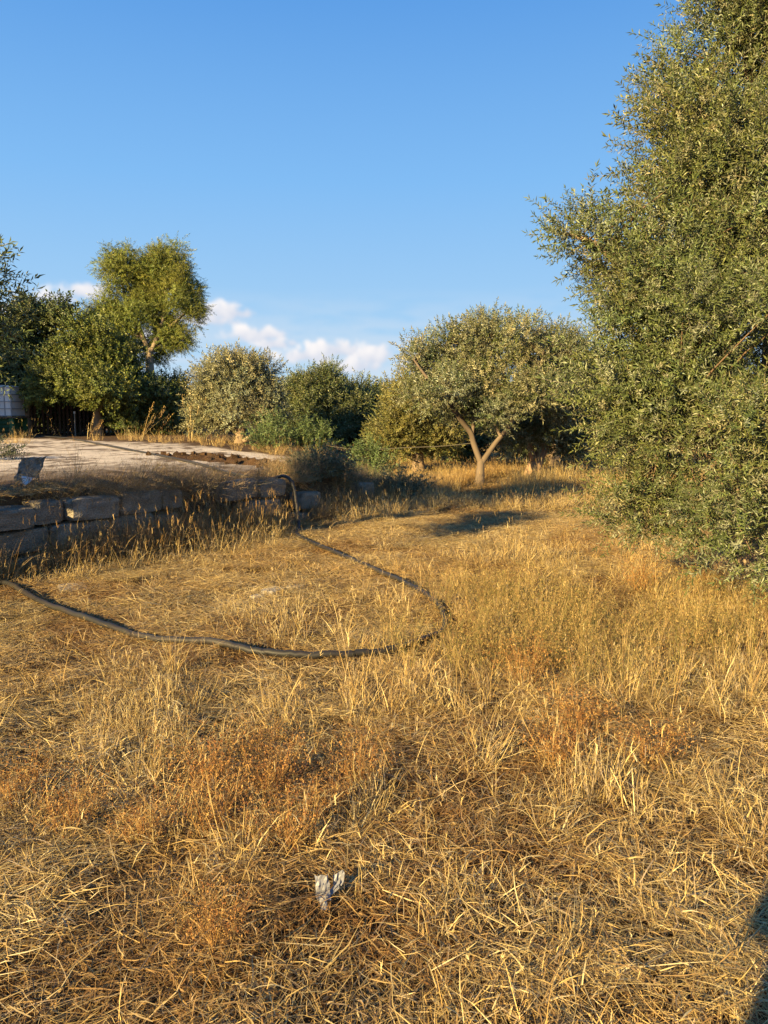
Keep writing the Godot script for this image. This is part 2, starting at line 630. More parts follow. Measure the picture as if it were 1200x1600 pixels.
func make_trees() -> void:
	leaf_mat = mat("leaf", 0.48, 0.45, Color(0.24, 0.27, 0.12))
	bark_mat = mat("bark", 0.95, 0.2)
	var olive := [Color(0.105, 0.128, 0.042), Color(0.075, 0.098, 0.034), Color(0.140, 0.160, 0.058), Color(0.21, 0.23, 0.135), Color(0.095, 0.110, 0.034), Color(0.065, 0.083, 0.03)]
	var silver := [Color(0.16, 0.165, 0.085), Color(0.13, 0.135, 0.062), Color(0.24, 0.24, 0.15), Color(0.30, 0.30, 0.20), Color(0.14, 0.125, 0.06)]
	var dark := [Color(0.060, 0.085, 0.028), Color(0.045, 0.070, 0.025), Color(0.085, 0.105, 0.035), Color(0.075, 0.085, 0.035)]
	var bright := [Color(0.125, 0.145, 0.030), Color(0.10, 0.125, 0.026), Color(0.165, 0.18, 0.040), Color(0.075, 0.095, 0.022)]
	var gold := [Color(0.185, 0.215, 0.040), Color(0.15, 0.185, 0.038), Color(0.235, 0.245, 0.05), Color(0.125, 0.15, 0.036)]
	var near1 := shoot(101, 0.26, 10, 0.066, 0.0125, olive, 0.8)
	var near2 := shoot(102, 0.24, 9, 0.064, 0.012, silver, 0.9)
	var near3 := shoot(103, 0.30, 11, 0.070, 0.0125, olive, 0.7)
	var far1 := shoot(104, 0.26, 8, 0.070, 0.019, silver, 0.9)
	var far2 := shoot(105, 0.26, 8, 0.068, 0.019, olive, 0.9)
	var broad1 := shoot(106, 0.30, 7, 0.090, 0.045, dark, 1.0, 0.2)
	var broad2 := shoot(107, 0.30, 7, 0.090, 0.042, bright, 1.0, 0.2)
	var fine1 := shoot(108, 0.36, 12, 0.085, 0.018, gold, 0.6, 0.5)
	var fine2 := shoot(109, 0.32, 11, 0.08, 0.018, gold, 0.7, 0.35)

	# the big olive on the right, its skirt of leaves down to the straw
	tree("olive_tree", "large leafy olive tree filling the right side, its foliage hanging to the dry grass", "tree", "olive trees", P(3.35, 6.9),
		[[[3.35, -0.1, 6.9, 0.30], [3.3, 0.5, 6.8, 0.22], [3.15, 1.1, 6.6, 0.17], [2.85, 2.0, 6.45, 0.12], [2.8, 2.9, 6.5, 0.06], [2.75, 3.6, 6.45, 0.02]],
		[[3.3, 0.5, 6.8, 0.18], [3.5, 1.5, 6.9, 0.14], [3.4, 2.8, 6.8, 0.10], [3.1, 4.0, 6.7, 0.06], [2.9, 4.9, 6.6, 0.025]],
		[[3.15, 1.0, 6.65, 0.12], [2.8, 1.4, 6.3, 0.07], [2.5, 1.6, 6.0, 0.04], [2.15, 1.5, 5.9, 0.015]],
		[[2.85, 2.0, 6.45, 0.08], [2.2, 2.5, 6.3, 0.05], [1.75, 2.9, 6.3, 0.025], [1.45, 3.05, 6.4, 0.01]],
		[[3.4, 2.6, 6.8, 0.10], [3.9, 3.6, 6.9, 0.07], [4.1, 5.0, 6.9, 0.03]]],
		[[2.85,4.28,6.50,0.62,0.66,0.80],[2.55,3.67,6.30,0.55,0.50,0.80],[2.68,4.75,6.5,0.42,0.38,0.5],[2.45,4.1,6.5,0.3,0.3,0.4],[2.87,3.09,5.90,0.70,0.80,0.90],[1.66,2.98,6.40,0.34,0.34,0.40],[1.92,2.75,6.20,0.44,0.46,0.60],[2.2,2.52,5.80,0.60,0.60,0.80],[2.66,2.16,5.50,0.56,0.65,0.80],[1.86,1.87,5.90,0.44,0.42,0.60],[1.92,1.32,5.70,0.55,0.52,0.70],[2.0,2.25,6.0,0.5,0.5,0.5],[2.4,3.2,6.1,0.55,0.5,0.6],[2.3,1.75,5.7,0.55,0.45,0.5],[1.9,1.65,5.9,0.4,0.4,0.45],[2.45,1.35,5.40,0.59,0.59,0.80],[1.98,0.80,5.85,0.45,0.38,0.50],[2.58,0.72,5.50,0.46,0.36,0.60],[3.82,3.42,6.60,1.11,1.39,1.20],[3.85,1.57,6.40,1.0,1.2,1.20],[3.40,4.90,6.60,0.8,0.78,1.00],[3.89,5.49,6.80,0.86,0.86,1.00],[3.34,2.74,7.20,1.05,1.82,0.90]],
		{"seed": 1001, "clumps": 410, "shoots": 44, "clump_r": 0.28, "many": 5, "scale": 0.84, "meshes": [near1, near3, near2, near1, near3], "floor": 0.18})

	# the forked olive in the middle
	tree("olive_tree", "olive tree with a forked trunk standing alone in the middle of the meadow", "tree", "olive trees", P(2.11, 16.6),
		[[[2.09, -0.1, 16.6, 0.153], [2.11, 0.15, 16.6, 0.105], [2.12, 0.38, 16.6, 0.089], [2.13, 0.60, 16.6, 0.083]],
		[[2.13, 0.50, 16.6, 0.071], [1.96, 0.92, 16.55, 0.064], [1.88, 1.15, 16.5, 0.057], [1.70, 1.38, 16.4, 0.048], [1.25, 1.94, 16.0, 0.039], [0.83, 2.38, 15.8, 0.025], [0.6, 2.7, 15.9, 0.013]],
		[[2.13, 0.50, 16.6, 0.071], [2.42, 0.95, 16.5, 0.064], [2.64, 1.28, 16.3, 0.057], [2.78, 1.70, 16.0, 0.055], [3.04, 2.18, 15.6, 0.045], [3.25, 2.7, 15.9, 0.025], [3.4, 3.3, 16.2, 0.013]],
		[[1.90, 1.08, 16.5, 0.045], [1.96, 1.6, 16.6, 0.039], [2.0, 2.4, 16.5, 0.032], [2.1, 3.3, 16.5, 0.013]],
		[[2.5, 1.1, 16.4, 0.039], [2.42, 1.5, 16.8, 0.032], [2.4, 2.4, 17.2, 0.019]],
		[[2.78, 1.70, 16.0, 0.032], [3.1, 1.85, 16.3, 0.025], [3.5, 2.1, 16.8, 0.013]]],
		[[1.45,2.95,16.60,0.84,0.56,1.00],[2.38,3.10,16.40,1.18,0.53,1.20],[3.44,2.82,16.60,0.84,0.63,1.00],[0.89,2.12,16.20,0.61,0.57,0.80],[1.62,2.22,16.40,0.88,0.60,1.20],[2.47,2.17,16.20,0.80,0.66,1.10],[3.70,2.12,16.90,0.60,0.66,1.00],[4.24,2.44,17.00,0.50,0.72,0.80],[1.62,1.68,16.9,0.50,0.32,0.60],[2.44,1.60,16.9,0.40,0.38,0.60],[0.72,2.77,16.5,0.35,0.4,0.7],[3.17,2.02,15.4,0.45,0.3,0.3],[1.32,2.02,15.3,0.5,0.35,0.4],[2.32,1.63,15.6,0.4,0.22,0.4],[4.22,2.92,16.8,0.45,0.4,0.7],[2.12,3.42,16.5,0.5,0.25,0.6],[3.92,1.78,17.2,0.6,0.4,0.6]],
		{"seed": 1002, "clumps": 250, "shoots": 36, "clump_r": 0.38, "scale": 1.02, "many": 5, "meshes": [far1, far1, far2], "bark": Color(0.155, 0.12, 0.09), "floor": 1.05})

	tree("olive_tree", "bushy yellowish olive tree just behind and left of the forked olive", "tree", "olive trees", P(0.95, 20.4),
		[[[0.95, -0.1, 20.4, 0.2], [0.9, 0.6, 20.4, 0.14], [0.7, 1.4, 20.2, 0.09], [0.5, 2.2, 20, 0.03]], [[0.9, 0.5, 20.4, 0.1], [1.3, 1.1, 20.5, 0.06], [1.7, 1.6, 20.6, 0.02]]],
		[[0.67,1.77,20.00,0.76,0.76,1.00],[0.30,1.10,20.00,0.47,0.64,0.80],[1.38,1.09,20.50,0.78,0.60,0.80],[0.0,0.85,20.2,0.45,0.5,0.6]],
		{"seed": 1003, "clumps": 110, "shoots": 32, "clump_r": 0.42, "scale": 1.35, "meshes": [shoot(110, 0.26, 8, 0.07, 0.019, [Color(0.17, 0.165, 0.05), Color(0.13, 0.13, 0.04), Color(0.22, 0.2, 0.08)], 0.9)]})
	tree("olive_tree", "dense olive tree with a leaning trunk between the forked olive and the big olive", "tree", "olive trees", P(3.74, 19.0),
		[[[3.74, -0.1, 19.0, 0.26], [3.8, 0.3, 19, 0.19], [3.98, 0.75, 19.0, 0.14], [4.15, 1.4, 19.1, 0.09], [4.2, 2.2, 19.1, 0.03]], [[3.78, 0.3, 19, 0.12], [3.6, 0.8, 18.8, 0.07], [3.4, 1.4, 18.7, 0.03]]],
		[[4.16,1.78,19.00,0.72,0.80,1.00],[3.59,1.20,18.80,0.75,0.55,1.00],[4.70,1.05,19.30,0.57,0.60,0.90],[5.09,2.01,20.00,0.51,0.84,0.90]],
		{"seed": 1004, "clumps": 130, "shoots": 32, "clump_r": 0.42, "scale": 1.35, "meshes": [far1, far2], "floor": 0.62, "bark": Color(0.30, 0.20, 0.13)})
	tree("olive_tree", "shaded olive tree seen under and behind the leaning olive, at the meadow's end", "tree", "olive trees", P(5.1, 22.5),
		[[[5.1, -0.1, 22.5, 0.2], [5.1, 0.8, 22.5, 0.14], [5.6, 1.6, 22.8, 0.08], [6.4, 2.4, 23, 0.03]], [[5.1, 0.7, 22.5, 0.1], [4.5, 1.2, 22.8, 0.06], [3.9, 1.6, 23, 0.02]]],
		[[3.86,0.90,23.00,0.97,0.78,1.20],[6.06,0.80,24.00,1.01,0.71,1.20],[6.73,1.70,23.00,1.16,1.55,1.30],[5.2,1.9,23.5,1.0,0.9,1.0]],
		{"seed": 1005, "clumps": 170, "shoots": 30, "clump_r": 0.5, "scale": 1.5, "meshes": [far2], "floor": 0.4})
	tree("olive_tree", "low dark olive tree behind the forked trunk", "tree", "olive trees", P(2.3, 24.6),
		[[[2.3, -0.1, 24.6, 0.2], [2.3, 0.6, 24.6, 0.14], [2.6, 1.3, 24.6, 0.08], [2.9, 2.2, 24.6, 0.03]]],
		[[2.42,0.70,24.00,0.95,0.6,1.00],[2.0,1.6,25.0,1.4,0.9,1.1],[1.0,0.9,25.0,0.9,0.8,1.0]],
		{"seed": 1006, "clumps": 130, "shoots": 30, "clump_r": 0.5, "scale": 1.5, "meshes": [broad1, far2], "floor": 0.3})

	# beyond the yard
	tree("olive_tree", "rounded grey-green olive tree at the far edge of the pale yard", "tree", "olive trees", P(-4.15, 21.9),
		[[[-4.15, 0.4, 21.9, 0.2], [-4.1, 1.0, 21.9, 0.13], [-3.9, 1.8, 22, 0.08], [-3.8, 2.7, 22, 0.03]], [[-4.12, 0.9, 21.9, 0.09], [-4.5, 1.5, 21.9, 0.07], [-4.8, 2.4, 22, 0.03]], [[-4.0, 0.8, 21.8, 0.07], [-3.6, 1.1, 21.6, 0.05], [-3.3, 1.5, 21.6, 0.02]]],
		[[-4.76,2.42,22.00,0.65,0.78,0.90],[-3.87,2.61,22.20,0.79,0.71,0.90],[-4.19,1.75,21.80,1.10,0.72,1.20],[-3.31,1.84,22.00,0.41,0.70,0.60],[-5.19,1.51,22.00,0.37,0.61,0.60]],
		{"seed": 1007, "clumps": 170, "shoots": 34, "clump_r": 0.42, "scale": 1.35, "meshes": [far1], "floor": 0.3})
	tree("olive_tree", "dark green olive tree right behind the grey-green one, with a pointed top", "tree", "olive trees", P(-2.3, 27.0),
		[[[-2.3, -0.1, 27, 0.2], [-2.3, 0.9, 27, 0.14], [-2.4, 1.8, 27, 0.08], [-2.1, 3.0, 27.3, 0.03]]],
		[[-2.59,2.16,27.00,0.96,0.87,1.20],[-1.94,2.67,27.50,0.60,0.60,0.80],[-2.88,1.38,26.50,0.72,0.85,1.00],[-1.81,1.26,27.00,0.91,0.91,1.20],[-1.2,1.6,27.4,0.6,0.7,0.8]],
		{"seed": 1008, "clumps": 190, "shoots": 30, "clump_r": 0.46, "scale": 1.5, "meshes": [far2]})
	tree("olive_tree", "dark olive tree at the back, left of the yellowish olive", "tree", "olive trees", P(-0.6, 29.0),
		[[[-0.6, -0.1, 29, 0.2], [-0.6, 0.9, 29, 0.14], [-0.5, 1.8, 29, 0.08], [-0.6, 2.6, 29, 0.03]]],
		[[-1.09,1.72,29.00,0.86,0.93,1.20],[-0.24,1.48,29.00,0.73,1.10,1.20],[-0.70,0.78,28.00,1.06,0.71,1.10]],
		{"seed": 1009, "clumps": 130, "shoots": 30, "clump_r": 0.46, "scale": 1.5, "meshes": [far2]})
	var fx := [[-1.15, 55.0, 1.6], [-3.3, 58.0, 1.5], [0.8, 60.0, 1.6], [-6.0, 50.0, 2.0], [8.0, 48.0, 2.6], [12.5, 44.0, 2.6]]
	var fl := ["distant yellow-green tree top showing above the dark olives", "distant tree top just left of the yellow-green one", "distant tree top touching the forked olive's left edge", "distant tree behind the gap right of the tall feathery tree", "distant tree glimpsed right of the leaning olive", "distant tree glimpsed through the big olive"]
	for k in fx.size():
		var q: Array = fx[k]
		tree("distant_tree", fl[k], "tree", "distant trees on the skyline", P(q[0], q[1]),
			[[[q[0], -0.1, q[1], 0.3], [q[0], 1.0, q[1], 0.2], [q[0], 2.6, q[1], 0.08]]],
			[[q[0], 1.9, q[1], q[2] * 1.2, 1.2, 1.5], [q[0] + 0.4, 2.7, q[1], q[2] * 0.8, 0.75, 1.3], [q[0] - 1.0, 1.2, q[1], q[2], 1.0, 1.3]],
			{"seed": 1100 + k, "clumps": 70, "shoots": 24, "clump_r": 0.6, "scale": 2.2, "meshes": [broad2 if k != 1 else broad1], "bough_every": 2})

	# the dense trees at the yard's far left, the tall feathery one and the scrub under it
	tree("fruit_tree", "dark leafy tree at the left edge behind the water tank", "tree", "broad-leaved trees behind the yard", P(-13.2, 28.4),
		[[[-13.2, 0.6, 28.4, 0.22], [-13.1, 2.0, 28.4, 0.15], [-13.0, 3.4, 28.4, 0.1], [-13.0, 5.2, 28.4, 0.03]], [[-13.1, 1.8, 28.4, 0.1], [-12.3, 3.2, 28.5, 0.06], [-12.0, 5.2, 28.5, 0.02]]],
		[[-13.77,4.01,28.00,1.06,1.06,1.20],[-13.02,4.97,28.50,0.70,0.80,1.00],[-12.00,5.10,28.50,0.50,0.70,0.80],[-13.03,2.85,27.80,1.28,1.04,1.10],[-14.85,3.56,28.00,1.18,1.65,1.30],[-12.51,3.59,28.50,0.96,1.20,1.00],[-12.6,2.2,28.8,1.2,1.0,0.7]],
		{"seed": 1010, "clumps": 280, "shoots": 26, "clump_r": 0.5, "scale": 1.25, "meshes": [broad1], "floor": 1.4, "many": 4})
	tree("fruit_tree", "yellow-green leafy tree overhanging the dark fence, sunlit on its left face", "tree", "broad-leaved trees behind the yard", P(-10.1, 27.0),
		[[[-10.1, 0.6, 27, 0.2], [-10.1, 1.8, 27, 0.14], [-10.2, 3.0, 27, 0.08], [-10.2, 4.6, 27, 0.03]], [[-10.1, 1.6, 27, 0.1], [-9.5, 2.6, 26.8, 0.06], [-9.3, 3.8, 26.9, 0.02]], [[-10.1, 1.6, 27, 0.08], [-10.8, 2.3, 26.6, 0.05], [-11.5, 2.6, 26.5, 0.02]]],
		[[-10.27,3.81,27.00,1.02,1.14,1.10],[-10.50,2.68,26.30,1.11,0.95,1.20],[-9.43,2.24,26.00,1.05,0.85,1.20],[-9.30,3.16,27.00,0.80,1.14,1.00],[-11.65,2.5,26.40,0.71,0.6,0.90]],
		{"seed": 1011, "clumps": 250, "shoots": 26, "clump_r": 0.48, "scale": 1.2, "meshes": [broad2], "floor": 1.4, "many": 4})
	tree("pepper_tree", "tall feathery tree with a domed golden-green crown above the scrub", "tree", "", P(-9.1, 30.0),
		[[[-9.15, 0.5, 30, 0.26], [-9.1, 2.2, 30, 0.2], [-9.08, 3.7, 30, 0.17], [-9.05, 4.1, 30, 0.15]], [[-9.06, 3.9, 30, 0.12], [-9.5, 4.9, 30, 0.09], [-9.9, 5.8, 30, 0.06], [-10.1, 7.0, 30, 0.03]], [[-9.06, 3.9, 30, 0.12], [-8.6, 4.9, 30, 0.1], [-8.4, 6.0, 30, 0.07], [-8.3, 7.4, 30, 0.03]], [[-9.3, 4.4, 30, 0.07], [-10.2, 4.9, 30, 0.05], [-10.9, 5.4, 30, 0.02]], [[-8.7, 4.6, 30, 0.07], [-7.9, 5.2, 30, 0.05], [-7.3, 5.8, 30, 0.02]], [[-8.9, 4.3, 30, 0.05], [-8.1, 4.5, 30, 0.03], [-7.6, 4.4, 30, 0.015]]],
		[[-9.80,6.94,30.00,1.10,1.0,1.10],[-8.56,7.30,30.00,1.18,0.80,1.10],[-7.74,6.23,30.00,1.0,1.10,1.10],[-8.96,6.51,30.40,1.28,1.05,1.10],[-10.48,5.44,30.00,0.85,0.7,0.90],[-10.9,5.2,30.2,0.8,0.6,0.8],[-10.3,4.4,29.6,0.9,0.6,0.8],[-8.2,4.5,30.2,0.7,0.5,0.7],[-9.2,4.2,30.6,0.8,0.6,0.6],[-10.0,4.7,30.2,0.8,0.5,0.8],[-8.5,4.9,30.4,0.7,0.5,0.7],[-9.26,5.45,30.00,1.1,0.8,1.20],[-7.33,5.39,30.00,0.55,0.9,0.80],[-7.81,4.40,30.00,0.45,0.4,0.60]],
		{"seed": 1012, "clumps": 215, "shoots": 60, "clump_r": 0.48, "scale": 1.0, "shy": 0.55, "meshes": [fine1, fine2], "many": 4, "lean": -0.1, "bark": Color(0.24, 0.19, 0.14), "floor": 3.0})
	tree("scrub_tree", "dark green thicket tree below the tall feathery tree", "tree", "broad-leaved trees behind the yard", P(-8.3, 28.0),
		[[[-8.3, 0.5, 28, 0.14], [-8.3, 1.4, 28, 0.09], [-8.3, 2.8, 28, 0.03]], [[-8.3, 1.2, 28, 0.07], [-7.7, 2.0, 28.4, 0.04], [-7.6, 2.9, 28.5, 0.02]]],
		[[-8.40,2.18,28.00,1.23,1.06,1.20],[-7.66,2.07,28.50,0.48,1.08,0.80],[-9.09,1.49,27.50,0.70,0.74,0.90],[-7.97,1.25,28.00,0.94,0.59,1.00],[-6.6,1.7,29.0,0.7,0.9,0.8]],
		{"seed": 1013, "clumps": 190, "shoots": 26, "clump_r": 0.46, "scale": 1.1, "meshes": [broad1, fine2], "floor": 0.15})
	tree("scrub_tree", "dark thicket tree filling the shade behind the fence", "tree", "broad-leaved trees behind the yard", P(-11.3, 30.5),
		[[[-11.3, 0.5, 30.5, 0.14], [-11.3, 1.4, 30.5, 0.09], [-11.3, 2.8, 30.5, 0.03]]],
		[[-11.3,1.6,30.5,1.6,1.1,0.9],[-13.2,1.5,30.8,1.5,1.1,0.9],[-9.6,1.5,30.3,1.2,1.0,0.9],[-15,2.0,30.5,1.3,1.4,0.9]],
		{"seed": 1014, "clumps": 190, "shoots": 22, "clump_r": 0.55, "scale": 1.5, "meshes": [broad1], "floor": 0.1})

	# a tree beyond the frame on the left, whose shade lies over the tank, the cabinet and the fence
	tree("carob_tree", "broad tree beyond the left frame edge, shading the water container", "tree", "", P(-19.4, 18.6),
		[[[-19.4, 0.6, 18.6, 0.3], [-19.3, 1.8, 18.6, 0.22], [-19.2, 3.6, 18.7, 0.14], [-19.2, 6.0, 18.7, 0.04]]],
		[[-19.4,4.9,18.6,1.6,1.2,1.5],[-18.6,5.6,18.0,1.2,0.9,1.1],[-20.2,5.4,19.2,1.3,1.0,1.2],[-19.3,3.8,18.8,1.6,0.9,1.5],[-18.4,4.2,17.6,1.2,1.1,1.1],[-19.9,6.1,18.8,1.2,0.8,1.2]],
		{"seed": 1016, "clumps": 330, "shoots": 30, "clump_r": 0.5, "scale": 1.4, "meshes": [broad1], "floor": 1.0})

	# the olive just outside the frame on the left: one branch reaches in, its shade falls along the wall
	tree("olive_tree", "olive branch hanging in from the left edge against the sky", "tree", "olive trees", P(-5.3, 5.0),
		[[[-5.3, -0.1, 5.0, 0.26], [-5.25, 0.8, 5.0, 0.18], [-5.2, 1.9, 5.05, 0.14], [-4.9, 2.9, 5.1, 0.1], [-4.6, 3.9, 5.2, 0.04]], [[-5.2, 1.8, 5.05, 0.1], [-5.7, 2.8, 5.1, 0.08], [-6.0, 3.8, 5.2, 0.03]], [[-4.95, 2.7, 5.1, 0.06], [-4.0, 2.95, 5.2, 0.04], [-3.2, 2.8, 5.25, 0.02], [-2.75, 2.55, 5.25, 0.008]], [[-3.5, 2.86, 5.22, 0.02], [-3.0, 2.65, 5.3, 0.012], [-2.88, 2.2, 5.3, 0.006]]],
		[[-4.4,4.2,5.3,0.8,0.6,0.8],[-5.2,4.5,5.1,0.9,0.5,0.9],[-4.9,3.9,5.1,0.8,0.6,0.8],[-5.7,3.8,5.3,0.8,0.7,0.9],[-6.1,2.3,5.6,0.6,0.6,0.6],[-5.9,1.7,5.9,0.5,0.4,0.5],[-5.5,3.0,5.6,0.5,0.5,0.5],[-3.4,2.6,5.3,0.35,0.25,0.3],[-2.84,2.58,5.25,0.12,0.12,0.15],[-2.86,2.45,5.25,0.12,0.12,0.15],[-2.95,2.3,5.3,0.16,0.16,0.2],[-2.98,2.1,5.3,0.12,0.1,0.15]],
		{"seed": 1015, "clumps": 290, "shoots": 26, "clump_r": 0.3, "scale": 0.85, "meshes": [near1, near3], "floor": 1.3})

# ------------------------------------------------------------------ dry grass
var straw_mat: StandardMaterial3D
const STRAW := [Color(0.60, 0.47, 0.21), Color(0.50, 0.37, 0.14), Color(0.70, 0.58, 0.31), Color(0.36, 0.24, 0.095), Color(0.55, 0.42, 0.17), Color(0.24, 0.155, 0.07), Color(0.44, 0.31, 0.12), Color(0.33, 0.26, 0.17)]

func straw_col(dull := 0.0) -> Color:
	var c: Color = STRAW[rng.randi() % STRAW.size()]
	var s := rnd(0.8, 1.15)
	return Color(c.r * s, c.g * s, c.b * s).lerp(Color(0.22, 0.135, 0.062), dull * rng.randf())

# half a square metre's quarter of broken chaff: short bits every way, thin and curled
func chaff_tile(sd: int, count: int, half: float, wide: float) -> ArrayMesh:
	rng.seed = sd
	var g := Geo.new()
	for k in count:
		var a := rng.randf() * TAU
		var root := Vector3(rnd(-half, half), rnd(-0.004, 0.022), rnd(-half, half))
		var thin := rng.randf() < 0.55
		var dir := Vector3(cos(a), rnd(-0.1, 0.75), sin(a))
		var side := Vector3(-sin(a), rnd(-0.9, 0.9), cos(a)).normalized()
		var len := rnd(0.05, 0.13) if thin else rnd(0.015, 0.06)
		g.blade(root, dir, len * wide, (rnd(0.0010, 0.0020) if thin else rnd(0.002, 0.0048)) * wide, rnd(0.3, 2.0) if thin else 0.2, 3 if thin else 2, straw_col(0.75), side, rnd(-1.2, 1.2))
	return g.mesh(straw_mat)

# straws laid down in drifts that share a direction
func straw_tile(sd: int, count: int, half: float, wide: float) -> ArrayMesh:
	rng.seed = sd
	var g := Geo.new()
	var drift := []
	for k in 9: drift.append([Vector2(rnd(-half, half), rnd(-half, half)), rng.randf() * TAU, rnd(0.06, 0.2)])
	for k in count:
		var f: Array = drift[rng.randi() % drift.size()]
		var at: Vector2 = f[0] + Vector2(rng.randfn(0, f[2]), rng.randfn(0, f[2]))
		if absf(at.x) > half * 1.1 or absf(at.y) > half * 1.1: at = Vector2(rnd(-half, half), rnd(-half, half))
		var a: float = f[1] + rng.randfn(0.0, 0.55) + (PI if rng.randf() < 0.3 else 0.0)
		var root := Vector3(at.x, rnd(0.004, 0.045), at.y)
		var dir := Vector3(cos(a), rnd(-0.08, 0.34), sin(a))
		var side := Vector3(-sin(a), rnd(-0.8, 0.8), cos(a)).normalized()
		g.blade(root, dir, rnd(0.04, 0.09) * wide if rng.randf() < 0.68 else rnd(0.09, 0.23) * wide, (0.0010 + 0.0034 * pow(rng.randf(), 2.4)) * wide, rnd(0.1, 0.8) * (0.3 + dir.y), 2, straw_col(0.3), side, rng.randfn(0.0, 0.45))
	return g.mesh(straw_mat)

func upright_mesh(sd: int, count: int, h0: float, h1: float, spread: float, leanx: float, heads := true) -> ArrayMesh:
	rng.seed = sd
	var g := Geo.new()
	for k in count:
		var a := rng.randf() * TAU
		var root := Vector3(cos(a), 0, sin(a)) * spread * sqrt(rng.randf())
		root.y = -0.02
		var out := Vector3(cos(a), 0, sin(a)) * rnd(0.05, 0.5) + Vector3(leanx, 0, 0.0)
		var h := rnd(h0, h1)
		var b := rng.randf() * TAU
		var side := Vector3(cos(b), 0, sin(b))
		var col := straw_col(0.15)
		var tip := g.blade(root, Vector3(0, 1, 0) + out, h, 0.0016 + 0.0030 * pow(rng.randf(), 1.8), rnd(0.1, 1.3), 3, col, side, rng.randfn(0.0, 0.25))
		if heads and rng.randf() < 0.3:
			# an ear: a few short chaffy bits round the tip
			for e in 5:
				var q := ball() * 0.5 + out * 0.4 + Vector3(0, 0.7, 0)
				g.blade(tip - Vector3(0, 0.008 * e, 0), q, rnd(0.014, 0.03), 0.0034, 0.4, 1, col, side)
		if rng.randf() < 0.7:
			# a dry leaf hanging off the stalk
			var q2 := Vector3(cos(b + 1.0), 0.6, sin(b + 1.0))
			g.blade(root + (tip - root) * rnd(0.2, 0.6), q2, rnd(0.06, 0.14), rnd(0.003, 0.005), 1.6, 3, straw_col(0.2), Vector3(-sin(b + 1.0), 0, cos(b + 1.0)))
	return g.mesh(straw_mat)

# a branching dried weed with small seed heads
func weed_mesh(sd: int, stems: int, h0: float, h1: float, spread: float, cols: Array, seeds: int) -> ArrayMesh:
	rng.seed = sd
	var g := Geo.new()
	for k in stems:
		var a := rng.randf() * TAU
		var p := Vector3(cos(a), 0, sin(a)) * spread * 0.3 * rng.randf()
		var q := Vector3(cos(a) * rnd(0.1, 0.9), 1, sin(a) * rnd(0.1, 0.9)).normalized()
		var h := rnd(h0, h1)
		var col: Color = cols[rng.randi() % cols.size()]
		var sd2 := Vector3(-sin(a), 0, cos(a))
		g.blade(p, q, h, 0.0035, 0.35, 3, col, sd2)
		for s in seeds:
			var f := rnd(0.25, 1.0)
			var at := p + q * h * f + Vector3(0, -0.12 * f * f * h, 0)
			var tw := (ball() + Vector3(0, 0.5, 0) + q * 0.4).normalized()
			var tl := rnd(0.02, 0.07)
			var c2: Color = cols[rng.randi() % cols.size()]
			var sh := rnd(0.7, 1.3)
			c2 = Color(c2.r * sh, c2.g * sh, c2.b * sh)
			var e := g.blade(at, tw, tl, 0.0022, 0.2, 1, c2, sd2)
			for z in 2:
				g.leaf(e + ball() * 0.008, ball(), Vector3.UP, rnd(0.007, 0.014), rnd(0.004, 0.007), Color(c2.r * 1.15, c2.g * 1.1, c2.b))
	return g.mesh(straw_mat)

func in_view(x: float, d: float) -> bool:
	return absf(x) < 0.56 * d + 1.3

# rises to 1 where the photograph shows standing straw, about 0.15 where it lies flat
func standing(x: float, d: float) -> float:
	var k := clampf(0.25 + 1.3 * n_patch.get_noise_2d(x * 3.2 + 7.0, d * 2.2), 0.0, 0.8)
	var t := 0.6 * x + 0.8 * d
	var o := -0.8 * x + 0.6 * d
	for q in [[2.7, 6.2, 0.9, 1.0], [0.25, 5.95, 0.3, 1.3], [1.5, 7.9, 0.8, 0.9], [1.7, 4.5, 0.7, 0.8], [2.3, 3.9, 0.7, 0.8], [0.35, 3.3, 0.35, 0.6], [0.75, 5.6, 0.5, 0.6], [0.2, 4.2, 0.5, 0.6], [-0.3, 3.9, 0.6, 0.4], [0.9, 2.9, 0.5, 0.5], [-1.6, 4.3, 0.6, 0.4]]:
		var r: float = Vector2(x - q[0], d - q[1]).length() / q[2]
		if r < 1.0: k += q[3] * (1.0 - r * r)
	if o > 6.7 and o < 7.5: k += 1.2 * smoothstep(2.0, 5.0, t)
	if t > 7.2 and t < 8.3 and o > 6.4: k *= 0.2
	if d > 12.5 and d < 16.0 and x > 0.0 and x < 5.0: k += 0.5
	if d > 13.5 and d < 17.5 and absf(x - 0.128 * d) < 0.5: k *= 0.1
	if d > 9.0 and d < 12.5 and x > -1.0 and o < 6.6: k *= 0.25
	if o > 4.5 and o < 6.4 and d > 4.6 and d < 9.0 and x < 0.2: k *= 0.4
	return k

